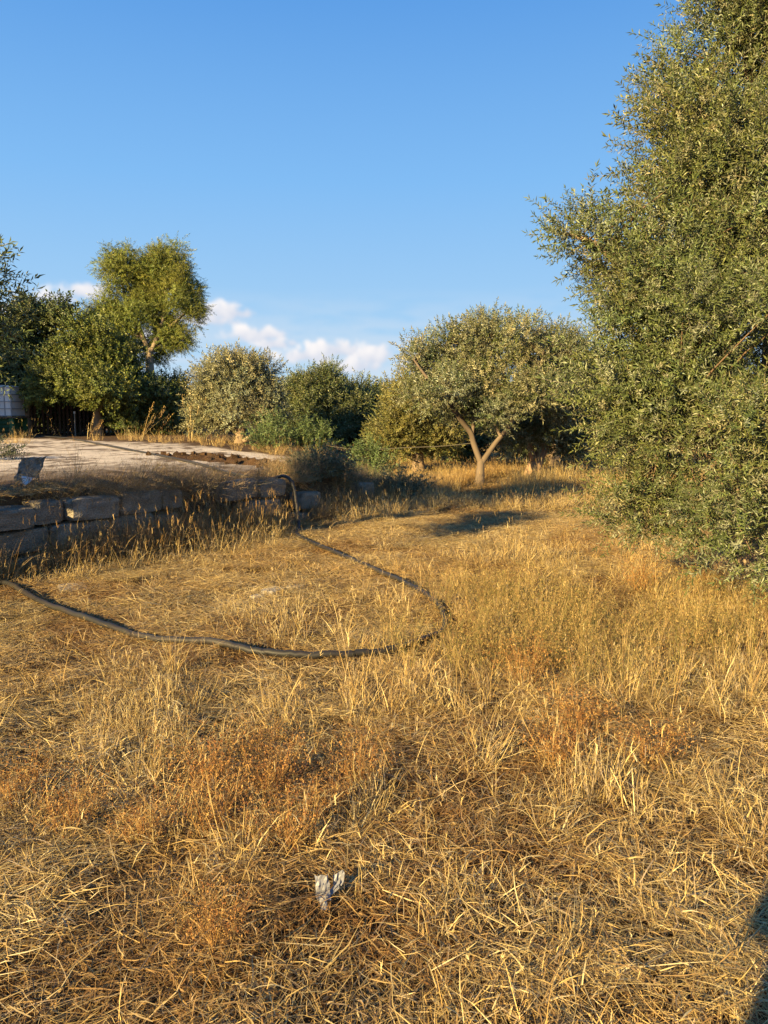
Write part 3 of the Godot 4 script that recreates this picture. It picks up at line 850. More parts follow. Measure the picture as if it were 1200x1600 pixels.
func make_grass() -> void:
	straw_mat = mat("dry straw", 0.7, 0.35, Color(0.30, 0.24, 0.12))
	var ups := []
	for k in 5: ups.append(upright_mesh(240 + k, 26, 0.07, 0.26, 0.06, rnd(-0.15, 0.15)))
	for k in 2: ups.append(upright_mesh(250 + k, 14, 0.18, 0.38, 0.05, 0.1))
	var far_ups := []
	for k in 3: far_ups.append(upright_mesh(260 + k, 26, 0.12, 0.34, 0.12, 0.05))
	var chaff := []
	for k in 4: chaff.append(chaff_tile(200 + k, 2000, 0.25, 1.0))
	for k in 2: chaff.append(chaff_tile(206 + k, 900, 0.45, 1.8))
	var straw := []
	for k in 3: straw.append(straw_tile(220 + k, 520, 0.27, 1.0))
	for k in 3: straw.append(straw_tile(224 + k, 1100, 0.27, 1.0))
	for k in 3: straw.append(straw_tile(228 + k, 1700, 0.27, 1.0))
	for k in 2: straw.append(straw_tile(232 + k, 800, 0.45, 1.5))
	var W := {"chaff": [], "straw": [], "up": [], "far_up": []}
	for m in chaff: W.chaff.append([])
	for m in straw: W.straw.append([])
	for m in ups: W.up.append([])
	for m in far_ups: W.far_up.append([])
	rng.seed = 77
	# the matted layer: tiles that overlap a little, turned any way, lying on the slope of the ground
	for z in [[0.9, 12.0, 0.43], [12.0, 36.0, 0.78]]:
		var d: float = z[0]
		while d < z[1]:
			var x: float = -0.56 * d - 1.4
			while x < 0.56 * d + 1.4:
				var px: float = x + rnd(-0.06, 0.06)
				var pd: float = d + rnd(-0.06, 0.06)
				x += z[2]
				if on_terrace(px, pd): continue
				var e := 0.12
				var up := Vector3(bumps(px - e, pd) - bumps(px + e, pd), 2.0 * e, bumps(px, pd + e) - bumps(px, pd - e)).normalized()
				var seat := Basis(Quaternion(Vector3.UP, up))
				var hue := n_patch.get_noise_2d(px * 1.1 + 200.0, pd * 1.1)
				var lay := clampf(0.45 + 1.2 * n_patch.get_noise_2d(px * 1.7 - 30.0, pd * 1.7), 0.0, 0.999)
				if pd > 8.8 and pd < 12.6: lay = maxf(lay, 0.7)
				for kind in 2:
					var tone := rnd(0.82, 1.12)
					var tint := Color(tone, tone * (1.0 - 0.12 * maxf(hue, 0)), tone * (1.0 - 0.25 * maxf(hue, 0)))
					var at := P(px + rnd(-0.1, 0.1) * kind, pd + rnd(-0.1, 0.1) * kind)
					var xf := Transform3D(seat * Basis(Vector3.UP, rng.randf() * TAU), at)
					var near: bool = z[1] < 13.0
					# old rotted thatch lies in brown patches
					var rot := smoothstep(-0.05, 0.35, n_patch.get_noise_2d(px * 1.5 + 400.0, pd * 1.5))
					tint = tint.lerp(Color(0.55, 0.40, 0.30), rot * (0.9 if kind == 0 else 0.45))
					if kind == 0: W.chaff[rng.randi() % 4 if near else 4 + rng.randi() % 2].append([xf, tint])
					else: W.straw[int(lay * 3.0) * 3 + rng.randi() % 3 if near else 9 + rng.randi() % 2].append([xf, tint])
			d += z[2]
	# standing tufts [from, to, per m2, size]
	for z in [[1.1, 4.0, 78.0, 1.0], [4.0, 8.0, 70.0, 1.0], [8.0, 14.0, 60.0, 1.15], [14.0, 34.0, 14.0, 1.5]]:
		var half: float = 0.56 * z[1] + 1.3
		var n := int(2.0 * half * (z[1] - z[0]) * z[2])
		for k in n:
			var x := rnd(-half, half)
			var d: float = rnd(z[0], z[1])
			if not in_view(x, d) or on_terrace(x, d): continue
			if -0.8 * x + 0.6 * d > wall_line(0.6 * x + 0.8 * d) - 0.2 and d < 14.0: continue
			var st := standing(x, d)
			if rng.randf() > st: continue
			if near_pipe(x, d, 0.12, 0.22): continue
			var sc: float = z[3] * rnd(0.7, 1.25)
			var hs := sc * clampf(0.5 + 0.45 * st, 0.5, 1.1)
			var tilt := Basis(Vector3(rnd(-1, 1), 0, rnd(-1, 1)).normalized(), rnd(0.0, 0.4))
			var b := tilt * Basis(Vector3.UP, rng.randf() * TAU) * Basis.from_scale(Vector3(sc, hs, sc))
			var tone := rnd(0.7, 1.15)
			var hue := n_patch.get_noise_2d(x * 1.1 + 200.0, d * 1.1)
			var tint := Color(tone, tone * (1.0 - 0.14 * maxf(hue, 0)), tone * (1.0 - 0.3 * maxf(hue, 0)))
			var list: Array = W.up if d < 14.0 else W.far_up
			list[rng.randi() % list.size()].append([Transform3D(b, P(x, d)), tint])
	# tufts on the yard's far rim, along the wall's crown and hanging over its face
	var rim := []
	for k in 5200:
		var t := rnd(-2.5, 17.0)
		var o := 0.0
		var pick := rng.randf()
		var sc := rnd(0.8, 1.3)
		var hang := 0.0
		var tint := Color(0.62, 0.54, 0.44)  # wall tufts: grey-brown old grass, toned down further for the wall's shade
		if pick < 0.42:
			o = wall_line(t) + rnd(-0.05, 0.75)
			if rng.randf() > 0.5 + 0.8 * n_patch.get_noise_2d(t * 2.0, 50.0): continue
			if t < 3.6 and rng.randf() < 0.75: continue
			hang = 1.1
			if o > wall_line(t) + 0.12:
				if rng.randf() < 0.8: continue
				sc *= 0.5
				hang = 0.3
		elif pick < 0.80:
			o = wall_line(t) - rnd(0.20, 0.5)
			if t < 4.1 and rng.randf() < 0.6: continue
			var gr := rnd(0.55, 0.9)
			tint = Color(gr, gr * 0.86, gr * 0.72)  # brown-grey of old grass, with some shade at the wall's foot tinted in
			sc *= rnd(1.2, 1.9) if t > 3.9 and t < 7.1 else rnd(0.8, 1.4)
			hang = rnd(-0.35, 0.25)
		else:
			t = rnd(-2.0, 14.5)
			o = rnd(19.5, 23.0) if t < 10.5 else rnd(11.0, 20.0)
			if t >= 10.5: t = rnd(12.4, 14.6)
			if n_patch.get_noise_2d(t * 2.6, o * 2.0) < 0.02: continue
			tint = Color(1, 0.95, 0.85)
			sc *= 1.2
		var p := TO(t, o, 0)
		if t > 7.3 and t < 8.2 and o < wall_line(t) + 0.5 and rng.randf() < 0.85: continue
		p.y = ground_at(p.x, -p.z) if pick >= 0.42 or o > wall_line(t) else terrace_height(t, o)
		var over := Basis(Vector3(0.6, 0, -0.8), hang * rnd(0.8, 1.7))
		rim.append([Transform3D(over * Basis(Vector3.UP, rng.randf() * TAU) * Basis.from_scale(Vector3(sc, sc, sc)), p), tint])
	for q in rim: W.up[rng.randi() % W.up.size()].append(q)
	var meshes := {"straw": straw, "chaff": chaff, "up": ups, "far_up": far_ups}
	var names := {"straw": "fallen_straw", "chaff": "chaff", "up": "dry_grass", "far_up": "far_dry_grass"}
	var labels := {"straw": "long pale straws lying flattened and crossed over the meadow", "chaff": "short broken brown chaff matted on the soil", "up": "standing tufts of golden dry grass across the meadow and along the wall", "far_up": "golden dry grass standing under the far olive trees"}
	for kind in W:
		var root := thing(names[kind], labels[kind], "grass")
		root.set_meta("kind", "stuff")
		for m in meshes[kind].size():
			var w := []
			var c := []
			for q in W[kind][m]:
				w.append(q[0]); c.append(q[1])
			if w: scatter("tufts", meshes[kind][m], w, c, root)

func make_weeds() -> void:
	var rust := [Color(0.33, 0.18, 0.06), Color(0.25, 0.125, 0.042), Color(0.42, 0.26, 0.095), Color(0.30, 0.19, 0.07), Color(0.20, 0.085, 0.03)]
	var ms := []
	for k in 4: ms.append(weed_mesh(300 + k, 46, 0.10, 0.29, 0.3, rust, 12))
	var spots := [[-1.52, 2.98, 1.0, "rust-brown dry weed at the left edge of the foreground"], [-0.49, 3.03, 1.1, "large rust-brown dry weed left of centre, level with the orange ones"], [-0.66, 2.74, 1.0, "rust-brown dry weed nearest the left of the plastic scrap"], [-0.11, 3.09, 0.95, "rust-brown dry weed directly behind the plastic scrap"], [0.78, 3.27, 1.0, "orange dry weed right of centre, left one of a pair"], [1.19, 3.27, 1.1, "orange-brown dry weed right of centre, right one of a pair"], [0.84, 4.33, 1.25, "orange dry weed on the left rim of the greenish weeds"], [-0.9, 2.66, 0.8, "small rust dry weed in the left foreground"], [-0.50, 2.07, 0.75, "brown dry weed at the bottom left of the frame"], [-0.60, 3.42, 0.8, "rust dry weed furthest back on the left"], [-0.22, 2.85, 0.7, "short rust dry weed between the plastic scrap and the large weed"], [-1.95, 3.05, 1.0, "rust dry weed cut by the left frame edge"], [2.3, 6.6, 1.3, "rust-brown dry weed under the big olive's skirt"], [3.0, 6.9, 1.3, "rust-brown dry weed in the shade at the right edge"], [-0.35, 2.62, 1.0, "rust dry weed between the two nearest the plastic scrap's left"], [-0.75, 3.05, 1.1, "wide rust dry weed just left of the large one"], [-1.2, 2.75, 0.9, "low rust dry weed between the left edge and the small rust weed"], [1.0, 3.7, 1.1, "orange dry weed standing behind the pair right of centre"]]
	rng.seed = 310
	for k in spots.size():
		var q: Array = spots[k]
		var o := solo("dry_weed", ms[k % 4], P(q[0], q[1]), q[3], "weed", "rust-brown dry weeds", rng.randf() * TAU)
		o.scale = Vector3(q[2], q[2], q[2]) * 0.9
	# fine greenish weeds standing in the straw on the right
	var ol := [Color(0.24, 0.20, 0.07), Color(0.34, 0.25, 0.10), Color(0.18, 0.165, 0.055), Color(0.40, 0.29, 0.12), Color(0.28, 0.17, 0.07)]
	var gm := []
	for k in 3: gm.append(weed_mesh(330 + k, 11, 0.18, 0.42, 0.14, ol, 8))
	var root := thing("fine_weeds", "fine olive-green weeds mixed into the straw below the big olive", "weeds")
	root.set_meta("kind", "stuff")
	var lists := [[[], []], [[], []], [[], []]]
	var hubs := []
	for k in 9: hubs.append(Vector2(rng.randfn(1.75, 0.7), rng.randfn(5.3, 1.0)))
	for k in 330:
		var hub: Vector2 = hubs[rng.randi() % hubs.size()]
		var x := hub.x + rng.randfn(0, 0.28)
		var d := hub.y + rng.randfn(0, 0.28)
		if d < 3.2 or d > 8.5: continue
		var s := rnd(0.7, 1.2)
		var f := rnd(0.7, 1.1)
		lists[k % 3][0].append(Transform3D(Basis(Vector3.UP, rng.randf() * TAU) * Basis.from_scale(Vector3(s, s, s)), P(x, d)))
		lists[k % 3][1].append(Color(f, f, f))
	for k in 3: scatter("weeds", gm[k], lists[k][0], lists[k][1], root)
	# grey-brown tangle of last year's weeds on the wall and the bank after it
	var old := [Color(0.25, 0.18, 0.11), Color(0.33, 0.25, 0.16), Color(0.19, 0.13, 0.08), Color(0.40, 0.30, 0.18), Color(0.22, 0.19, 0.10)]
	var om := []
	for k in 3: om.append(weed_mesh(350 + k, 26, 0.25, 0.62, 0.25, old, 11))
	var bank := thing("bramble_tangle", "grey-brown tangle of dead weeds covering the stone wall and the bank after it", "weeds")
	bank.set_meta("kind", "stuff")
	var bl := [[[], []], [[], []], [[], []]]
	rng.seed = 355
	for k in 1100:
		var t := rnd(3.2, 12.6)
		if t < 4.0 and k % 3: continue
		if t > 7.25 and t < 8.1: continue
		if (t < 4.5 or (t > 6.2 and t < 7.2)) and rng.randf() < 0.65: continue
		var top := rng.randf() < 0.5 and t > 4.0
		var o := wall_line(t) + (rnd(-0.12, 0.30) if top else -rnd(0.22, 0.42))
		if t > 8.3: o += rnd(0.0, 0.7)
		var p := TO(t, o, 0)
		p.y = maxf(terrace_height(t, wall_line(t) + 0.05) - 0.03, bumps(p.x, -p.z)) if top else ground_at(p.x, -p.z)
		var s := rnd(0.5, 1.0)
		var f := rnd(0.75, 1.2)
		bl[k % 3][0].append(Transform3D(Basis(Vector3(0.6, 0, -0.8), rnd(0.2, 2.2) if top and t < 8.3 else rnd(-0.3, 0.4)) * Basis(Vector3.UP, rng.randf() * TAU) * Basis.from_scale(Vector3(s, s, s)), p))
		bl[k % 3][1].append(Color(f, f, f))
	for k in 3: scatter("weeds", om[k], bl[k][0], bl[k][1], bank)
	# green shrubs between the yard and the olives
	var green := [Color(0.10, 0.15, 0.05), Color(0.13, 0.18, 0.06), Color(0.08, 0.12, 0.045)]
	var grey := [Color(0.12, 0.14, 0.08), Color(0.16, 0.17, 0.10), Color(0.09, 0.11, 0.06)]
	var gs := shoot(340, 0.4, 9, 0.075, 0.026, green, 0.8).mesh(leaf_mat)
	var gy := shoot(341, 0.34, 9, 0.06, 0.022, grey, 0.9).mesh(leaf_mat)
	var sh := [["green_shrub", "upright green shrub in front of the grey-green olive", -2.75, 18.4, 0.55, 1.0, 46, gs], ["green_shrub", "pointed green shrub right of the upright one", -1.95, 18.8, 0.4, 1.0, 38, gs], ["green_shrub", "small pointed green shrub, rightmost of the three in a row", -1.60, 18.9, 0.3, 0.95, 30, gs], ["green_shrub", "green bushy weed above the broken end of the wall", -0.30, 15.4, 0.45, 0.95, 50, gs], ["grey_bush", "low grey-green bush beside the pipe at the yard's corner", -1.0, 11.9, 0.5, 0.35, 60, gy], ["grey_bush", "grey-brown bush over the last stones of the wall", 0.25, 13.6, 0.6, 0.6, 60, gy], ["grey_bush", "small grey-green tuft at the left edge of the yard", -6.7, 13.0, 0.3, 0.25, 20, gy]]
	for q in sh:
		rng.seed = hash(q[1])
		var r := thing(q[0], q[1], "shrub", P(q[2], q[3]), 0.0, "shrubs round the yard")
		var w := []
		var c := []
		var sg := Geo.new()
		for k in q[6]:
			var a := rng.randf() * TAU
			var rr: float = q[4] * sqrt(rng.randf())
			var hh: float = q[5] * (1.0 - 0.65 * rr / q[4]) * rnd(0.7, 1.1)
			var foot := Vector3(cos(a), 0, sin(a)) * rr * 0.3
			var tip := Vector3(cos(a) * rr, hh, sin(a) * rr)
			sg.blade(foot, (tip - foot).normalized(), (tip - foot).length(), 0.012, 0, 2, Color(0.16, 0.14, 0.07), Vector3(-sin(a), 0, cos(a)))
			for e in 5:
				var f := rnd(0.2, 0.95)
				var ax := ((tip - foot).normalized() * 0.8 + ball() * 0.7).normalized()
				var s := rnd(0.7, 1.1)
				w.append(Transform3D(Basis(Quaternion(Vector3.UP, ax)).scaled(Vector3(s, s, s)), foot.lerp(tip, f)))
				var tn := rnd(0.75, 1.2)
				c.append(Color(tn, tn, tn))
		part("stems", sg.mesh(straw_mat), r)
		scatter("foliage", q[7], w, c, r)
	# tall dry stalks that stand out one by one
	var tall := [["tall_stalks", "brown feathery stalks at the yard's far edge, below the thicket", -7.2, 22.5, 1.1, 12, 0.5], ["tall_stalks", "tall golden stalks left of the grey-green olive's foot", -5.5, 21.6, 1.25, 14, 0.25], ["tall_stalks", "dry stalks at the yard's far edge in front of the fence", -8.9, 23.0, 0.7, 9, 0.4], ["oat_stalk", "long dry oat stalk leaning over the wall's end", -0.55, 11.2, 0.85, 3, 0.3], ["oat_stalk", "dry oat stalk arching across the wall stones left of the pipe", -2.05, 9.5, 0.75, 4, 0.7], ["oat_stalk", "thin dry stalk beside the leaning grey sheet", -3.25, 8.25, 0.85, 3, -0.35], ["oat_stalk", "tall forked dry stalk in front of the wall, left of the oats", -2.4, 8.5, 0.45, 3, 0.2]]
	for q in tall:
		rng.seed = hash(q[1])
		var g := Geo.new()
		for k in q[5]:
			var a := rng.randf() * TAU
			var dir := Vector3(q[6] + rnd(-0.35, 0.35), 1.0, rnd(-0.35, 0.35))
			var col := straw_col(0.25)
			var hh: float = q[4] * rnd(0.65, 1.1)
			var tip := g.blade(Vector3(cos(a) * 0.06, -0.02, sin(a) * 0.06), dir, hh, 0.012 if q[3] > 15.0 else 0.006, 0.5, 6, col, Vector3(cos(a), 0, sin(a)))
			for e in 14:
				var back := tip - dir.normalized() * 0.022 * e
				var s2 := ball() + Vector3(0, -0.3, 0)
				g.blade(back, s2, rnd(0.03, 0.06), 0.007 if q[3] < 15.0 else 0.016, 0.7, 2, Color(col.r, col.g * 0.9, col.b * 0.8), Vector3(0.7, 0, 0.7))
		solo(q[0], g.mesh(straw_mat), P(q[2], q[3]), q[1], "dry stalks", "tall dry stalks")

# ------------------------------------------------------------------ the objects
func smooth_path(pts: Array, per: int) -> Array:
	var out := []
	for k in pts.size() - 1:
		var a: Vector3 = pts[max(k - 1, 0)]
		var b: Vector3 = pts[k]
		var c: Vector3 = pts[k + 1]
		var d: Vector3 = pts[min(k + 2, pts.size() - 1)]
		for s in per:
			out.append(b.cubic_interpolate(c, a, d, float(s) / per))
	out.append(pts[-1])
	return out

const PIPE := [[-1.12, 9.6], [-0.94, 9.21], [-0.42, 8.07], [0.0, 7.21], [0.23, 6.68], [0.42, 6.12], [0.47, 5.75], [0.43, 5.45], [0.22, 5.11], [0.0, 4.93], [-0.25, 4.83], [-0.54, 4.8], [-0.84, 4.85], [-1.18, 5.01], [-1.68, 5.23], [-2.25, 5.64], [-2.9, 6.22], [-3.45, 6.82]]

func near_pipe(x: float, d: float, side: float, front: float) -> bool:     # the straw was cut short where the pipe was dragged
	if d > 10.2 or d < 4.2 or x > 0.8: return false
	if x < 0.1 and n_patch.get_noise_2d(x * 4.0, d * 4.0 + 70.0) > 0.24: return false
	for k in PIPE.size() - 1:
		var a := Vector2(PIPE[k][0], PIPE[k][1])
		var b := Vector2(PIPE[k + 1][0], PIPE[k + 1][1])
		var q := Geometry2D.get_closest_point_to_segment(Vector2(x, d), a, b)
		if q.distance_to(Vector2(x, d)) < (front if d < q.y else side): return true
	return false

func make_pipe() -> void:
	var pm := mat("black polyethylene, dusty", 0.55, 0.4)
	var pts := []
	for q in [[-14.1, 27.0], [-11.9, 25.4], [-9.88, 23.6], [-7.4, 19.5], [-5.46, 16.2], [-3.29, 12.99], [-2.3, 11.4]]:
		pts.append(P(q[0], q[1], 0.03))
	# over the edge and down the stones
	pts.append(TO(7.6, 7.75, 0.67)); pts.append(TO(7.56, 7.4, 0.73)); pts.append(TO(7.52, 7.2, 0.63)); pts.append(TO(7.47, 7.08, 0.34)); pts.append(TO(7.36, 6.95, 0.08))
	for q in PIPE:
		pts.append(P(q[0], q[1], 0.055))
	pts.append(P(-3.9, 7.0, 0.06)); pts.append(P(-4.6, 6.6, 0.05)); pts.append(P(-5.4, 5.7, 0.05))
	var path := smooth_path(pts, 8)
	for k in range(70, path.size()):
		var p: Vector3 = path[k]
		path[k] = p + Vector3(0.015 * n_fine.get_noise_2d(k * 2.0, 3.0), 0.012 * n_fine.get_noise_2d(k * 2.5, 9.0), 0)
	var rs := []
	for p in path: rs.append(0.023)
	var g := Geo.new()
	g.tube(path, rs, 12, Color(0.026, 0.025, 0.025), 0.0, n_fine)
	for k in g.c.size():
		var p: Vector3 = g.v[k]
		var dust := smoothstep(-0.15, 0.45, n_fine.get_noise_3d(p.x * 3.0, p.y * 30.0, p.z * 3.0) + 0.4 * n_fine.get_noise_3d(p.x * 22.0, p.y * 60.0, p.z * 22.0))
		g.c[k] = g.c[k].lerp(Color(0.15, 0.115, 0.08), dust * 0.15)
	solo("black_pipe", g.mesh(pm), Vector3.ZERO, "long black pipe looping through the straw and up over the wall onto the yard", "pipe")
	# a thin watering line strung from the shrubs to the forked olive
	var g2 := Geo.new()
	var l := smooth_path([Vector3(-2.2, 0.93, -19.0), Vector3(-0.7, 0.72, -18.4), Vector3(0.5, 0.80, -17.6), Vector3(1.3, 0.86, -17.0), Vector3(1.95, 0.95, -16.5)], 8)
	rs = []
	for p in l: rs.append(0.012)
	g2.tube(l, rs, 6, Color(0.07, 0.06, 0.04), 0.0, null)
	solo("watering_line", g2.mesh(pm), Vector3.ZERO, "thin watering line strung from the shrubs to the forked olive's trunk", "hose")

func make_spoil() -> void:
	# the ridge of dug earth beside the pipe
	var em := mat("dug earth", 1.0, 0.15)
	em.heightmap_enabled = true
	em.heightmap_texture = noise_tex(31, 0.05, Color.BLACK, Color.WHITE)
	em.heightmap_scale = 2.0
	em.uv1_triplanar = true
	em.uv1_world_triplanar = true
	rng.seed = 400
	var a := Vector2(-4.35, 14.8)
	var b := Vector2(-1.25, 13.4)
	var g := Geo.new()
	var na := 60
	var nb := 16
	var org := P(-2.8, 14.1)
	for r in na + 1:
		for s in nb + 1:
			var f := float(r) / na
			var h := float(s) / nb * 2.0 - 1.0
			var c := a.lerp(b, f)
			var wd := 0.55 * (0.6 + 0.4 * sin(f * 7.0))
			var x := c.x + h * wd * 0.4
			var d := c.y + h * wd
			var crest := (1.0 - h * h) * sin(f * PI) * (0.10 + 0.10 * n_fine.get_noise_2d(f * 90.0, h * 14.0) + 0.07 * n_patch.get_noise_2d(f * 30.0, h * 4.0))
			g.v.append(P(x, d, crest - 0.012) - org)
			var tn := 0.9 + 0.5 * n_fine.get_noise_2d(x * 9.0, d * 9.0)
			g.c.append(Color(0.085 * tn, 0.052 * tn, 0.032 * tn))
	for r in na:
		for s in nb:
			var k := r * (nb + 1) + s
			g.i.append_array(PackedInt32Array([k, k + nb + 1, k + nb + 2, k, k + nb + 2, k + 1]))
	var root := thing("soil_heap", "low ridge of dug brown earth lying along the pipe on the yard", "soil heap", org)
	part("mound", g.mesh(em), root)
	var clod := [block_mesh(410, em, Color(0.09, 0.055, 0.034), 2, 0.5), block_mesh(411, em, Color(0.07, 0.044, 0.027), 2, 0.5)]
	for k in 70:
		var f := rng.randf()
		var c := a.lerp(b, f)
		var h := rng.randfn(0, 0.4)
		var s := rnd(0.04, 0.12)
		var o := part("clod", clod[k % 2], root)
		var x := c.x + h * 0.2
		var d := c.y + h * 0.5
		var lift := maxf(0.0, 1.0 - h * h * 2.0) * sin(f * PI) * 0.08
		o.transform = Transform3D(Basis(ball().normalized(), rng.randf() * TAU) * Basis.from_scale(Vector3(s, s * 0.7, s)), P(x, d, lift + s * 0.15) - org)

func make_litter() -> void:
	# the bent grey sheet that leans at the wall's edge
	var sm := mat("dull grey sheet", 0.85, 0.3)
	rng.seed = 500
	var root := thing("bent_sheet", "crumpled grey sheet leaning upright on the wall's top at the left", "sheet", P(-3.98, 8.42), -0.25)
	var g := Geo.new()
	var w := 10
	var h := 8
	for side in 2:
		for r in h + 1:
			for c in w + 1:
				var u := float(c) / w
				var v := float(r) / h
				var x := (u - 0.5) * (0.30 + 0.02 * v) + v * 0.06
				var y := 0.02 + v * 0.29 + 0.02 * n_patch.get_noise_2d(u * 20.0, 4.0) * v
				var z := -v * 0.08 + 0.03 * n_patch.get_noise_2d(u * 22.0 + 5.0, v * 22.0) + 0.035 * absf(sin((u * 1.2 + v * 1.7) * 4.2)) - side * 0.006
				g.v.append(Vector3(x, y, z))
				var tn := 0.95 + 0.25 * n_fine.get_noise_2d(u * 25.0, v * 25.0)
				g.c.append(Color(0.19 * tn, 0.18 * tn, 0.16 * tn))
	for side in 2:
		for r in h:
			for c in w:
				var k := side * (w + 1) * (h + 1) + r * (w + 1) + c
				g.i.append_array(PackedInt32Array([k, k + w + 1, k + w + 2, k, k + w + 2, k + 1]))
	part("panel", g.mesh(sm), root)
	var g2 := Geo.new()
	g2.quad(Vector3(-0.02, 0.11, 0.05), Vector3(0.17, 0.09, 0.06), Vector3(0.13, 0.02, 0.17), Vector3(0.08, 0.035, 0.15), Color(0.42, 0.48, 0.52))
	g2.quad(Vector3(-0.02, 0.106, 0.05), Vector3(0.17, 0.086, 0.06), Vector3(0.13, 0.016, 0.17), Vector3(0.08, 0.031, 0.15), Color(0.42, 0.48, 0.52))
	g2.quad(Vector3(0.08, 0.035, 0.15), Vector3(0.13, 0.02, 0.17), Vector3(0.12, -0.05, 0.15), Vector3(0.08, -0.05, 0.14), Color(0.35, 0.37, 0.37))
	part("folded_corner", g2.mesh(sm), root)
	# the scrap of pale plastic in the foreground
	var pl := mat("thin pale plastic", 0.35, 0.5, Color(0.5, 0.5, 0.55))
	var g3 := Geo.new()
	var flap := func(o: Vector3, ux: Vector3, uy: Vector3, n: int) -> void:
		for r in n:
			for c in n:
				var p := []
				for q in [[0, 0], [1, 0], [1, 1], [0, 1]]:
					var u := float(c + q[0]) / n
					var v := float(r + q[1]) / n
					var pt: Vector3 = o + ux * u + uy * v + Vector3(0.012, 0.01, 0.016) * n_fine.get_noise_2d(u * 60.0 + o.x * 900.0, v * 60.0)
					if r + q[1] == n: pt += uy * 0.28 * n_fine.get_noise_2d(u * 90.0, o.x * 500.0)
					p.append(pt)
				g3.quad(p[0], p[1], p[2], p[3], Color(0.22, 0.225, 0.25))
	flap.call(Vector3(-0.045, 0.03, 0.04), Vector3(0.06, 0.0, -0.01), Vector3(-0.012, 0.10, -0.03), 5)
	flap.call(Vector3(0.022, 0.055, -0.01), Vector3(0.045, 0.012, -0.01), Vector3(0.0, 0.055, -0.02), 4)
	flap.call(Vector3(-0.03, 0.005, 0.06), Vector3(0.035, 0.0, 0.0), Vector3(-0.008, 0.05, -0.02), 3)
	flap.call(Vector3(-0.01, 0.03, 0.02), Vector3(0.05, 0.02, -0.02), Vector3(0.01, 0.03, -0.02), 3)
	solo("plastic_scrap", g3.mesh(pl), P(-0.18, 2.27, 0.0), "torn scrap of pale translucent plastic caught in the straw", "litter").scale = Vector3(0.75, 0.75, 0.75)
	# flat pale stones in the mown patch
	var k1 := block_mesh(520, stone_mat, Color(0.50, 0.47, 0.42), 4, 0.25)
	for q in [[-2.85, 6.8, 0.30, "flat grey stone in the straw below the wall"], [-0.98, 6.6, 0.20, "flat pale stone in the mown patch inside the pipe's loop"], [-0.80, 6.68, 0.15, "smaller pale stone right beside the one in the mown patch"], [-1.1, 6.45, 0.12, "small chalky stone just in front of the mown patch's pale stone"]]:
		var o := solo("flat_stone", k1, P(q[0], q[1], 0.012), q[3], "stone", "pale stones in the straw", rng.randf() * TAU)
		o.scale = Vector3(q[2], 0.05, q[2] * 0.8)

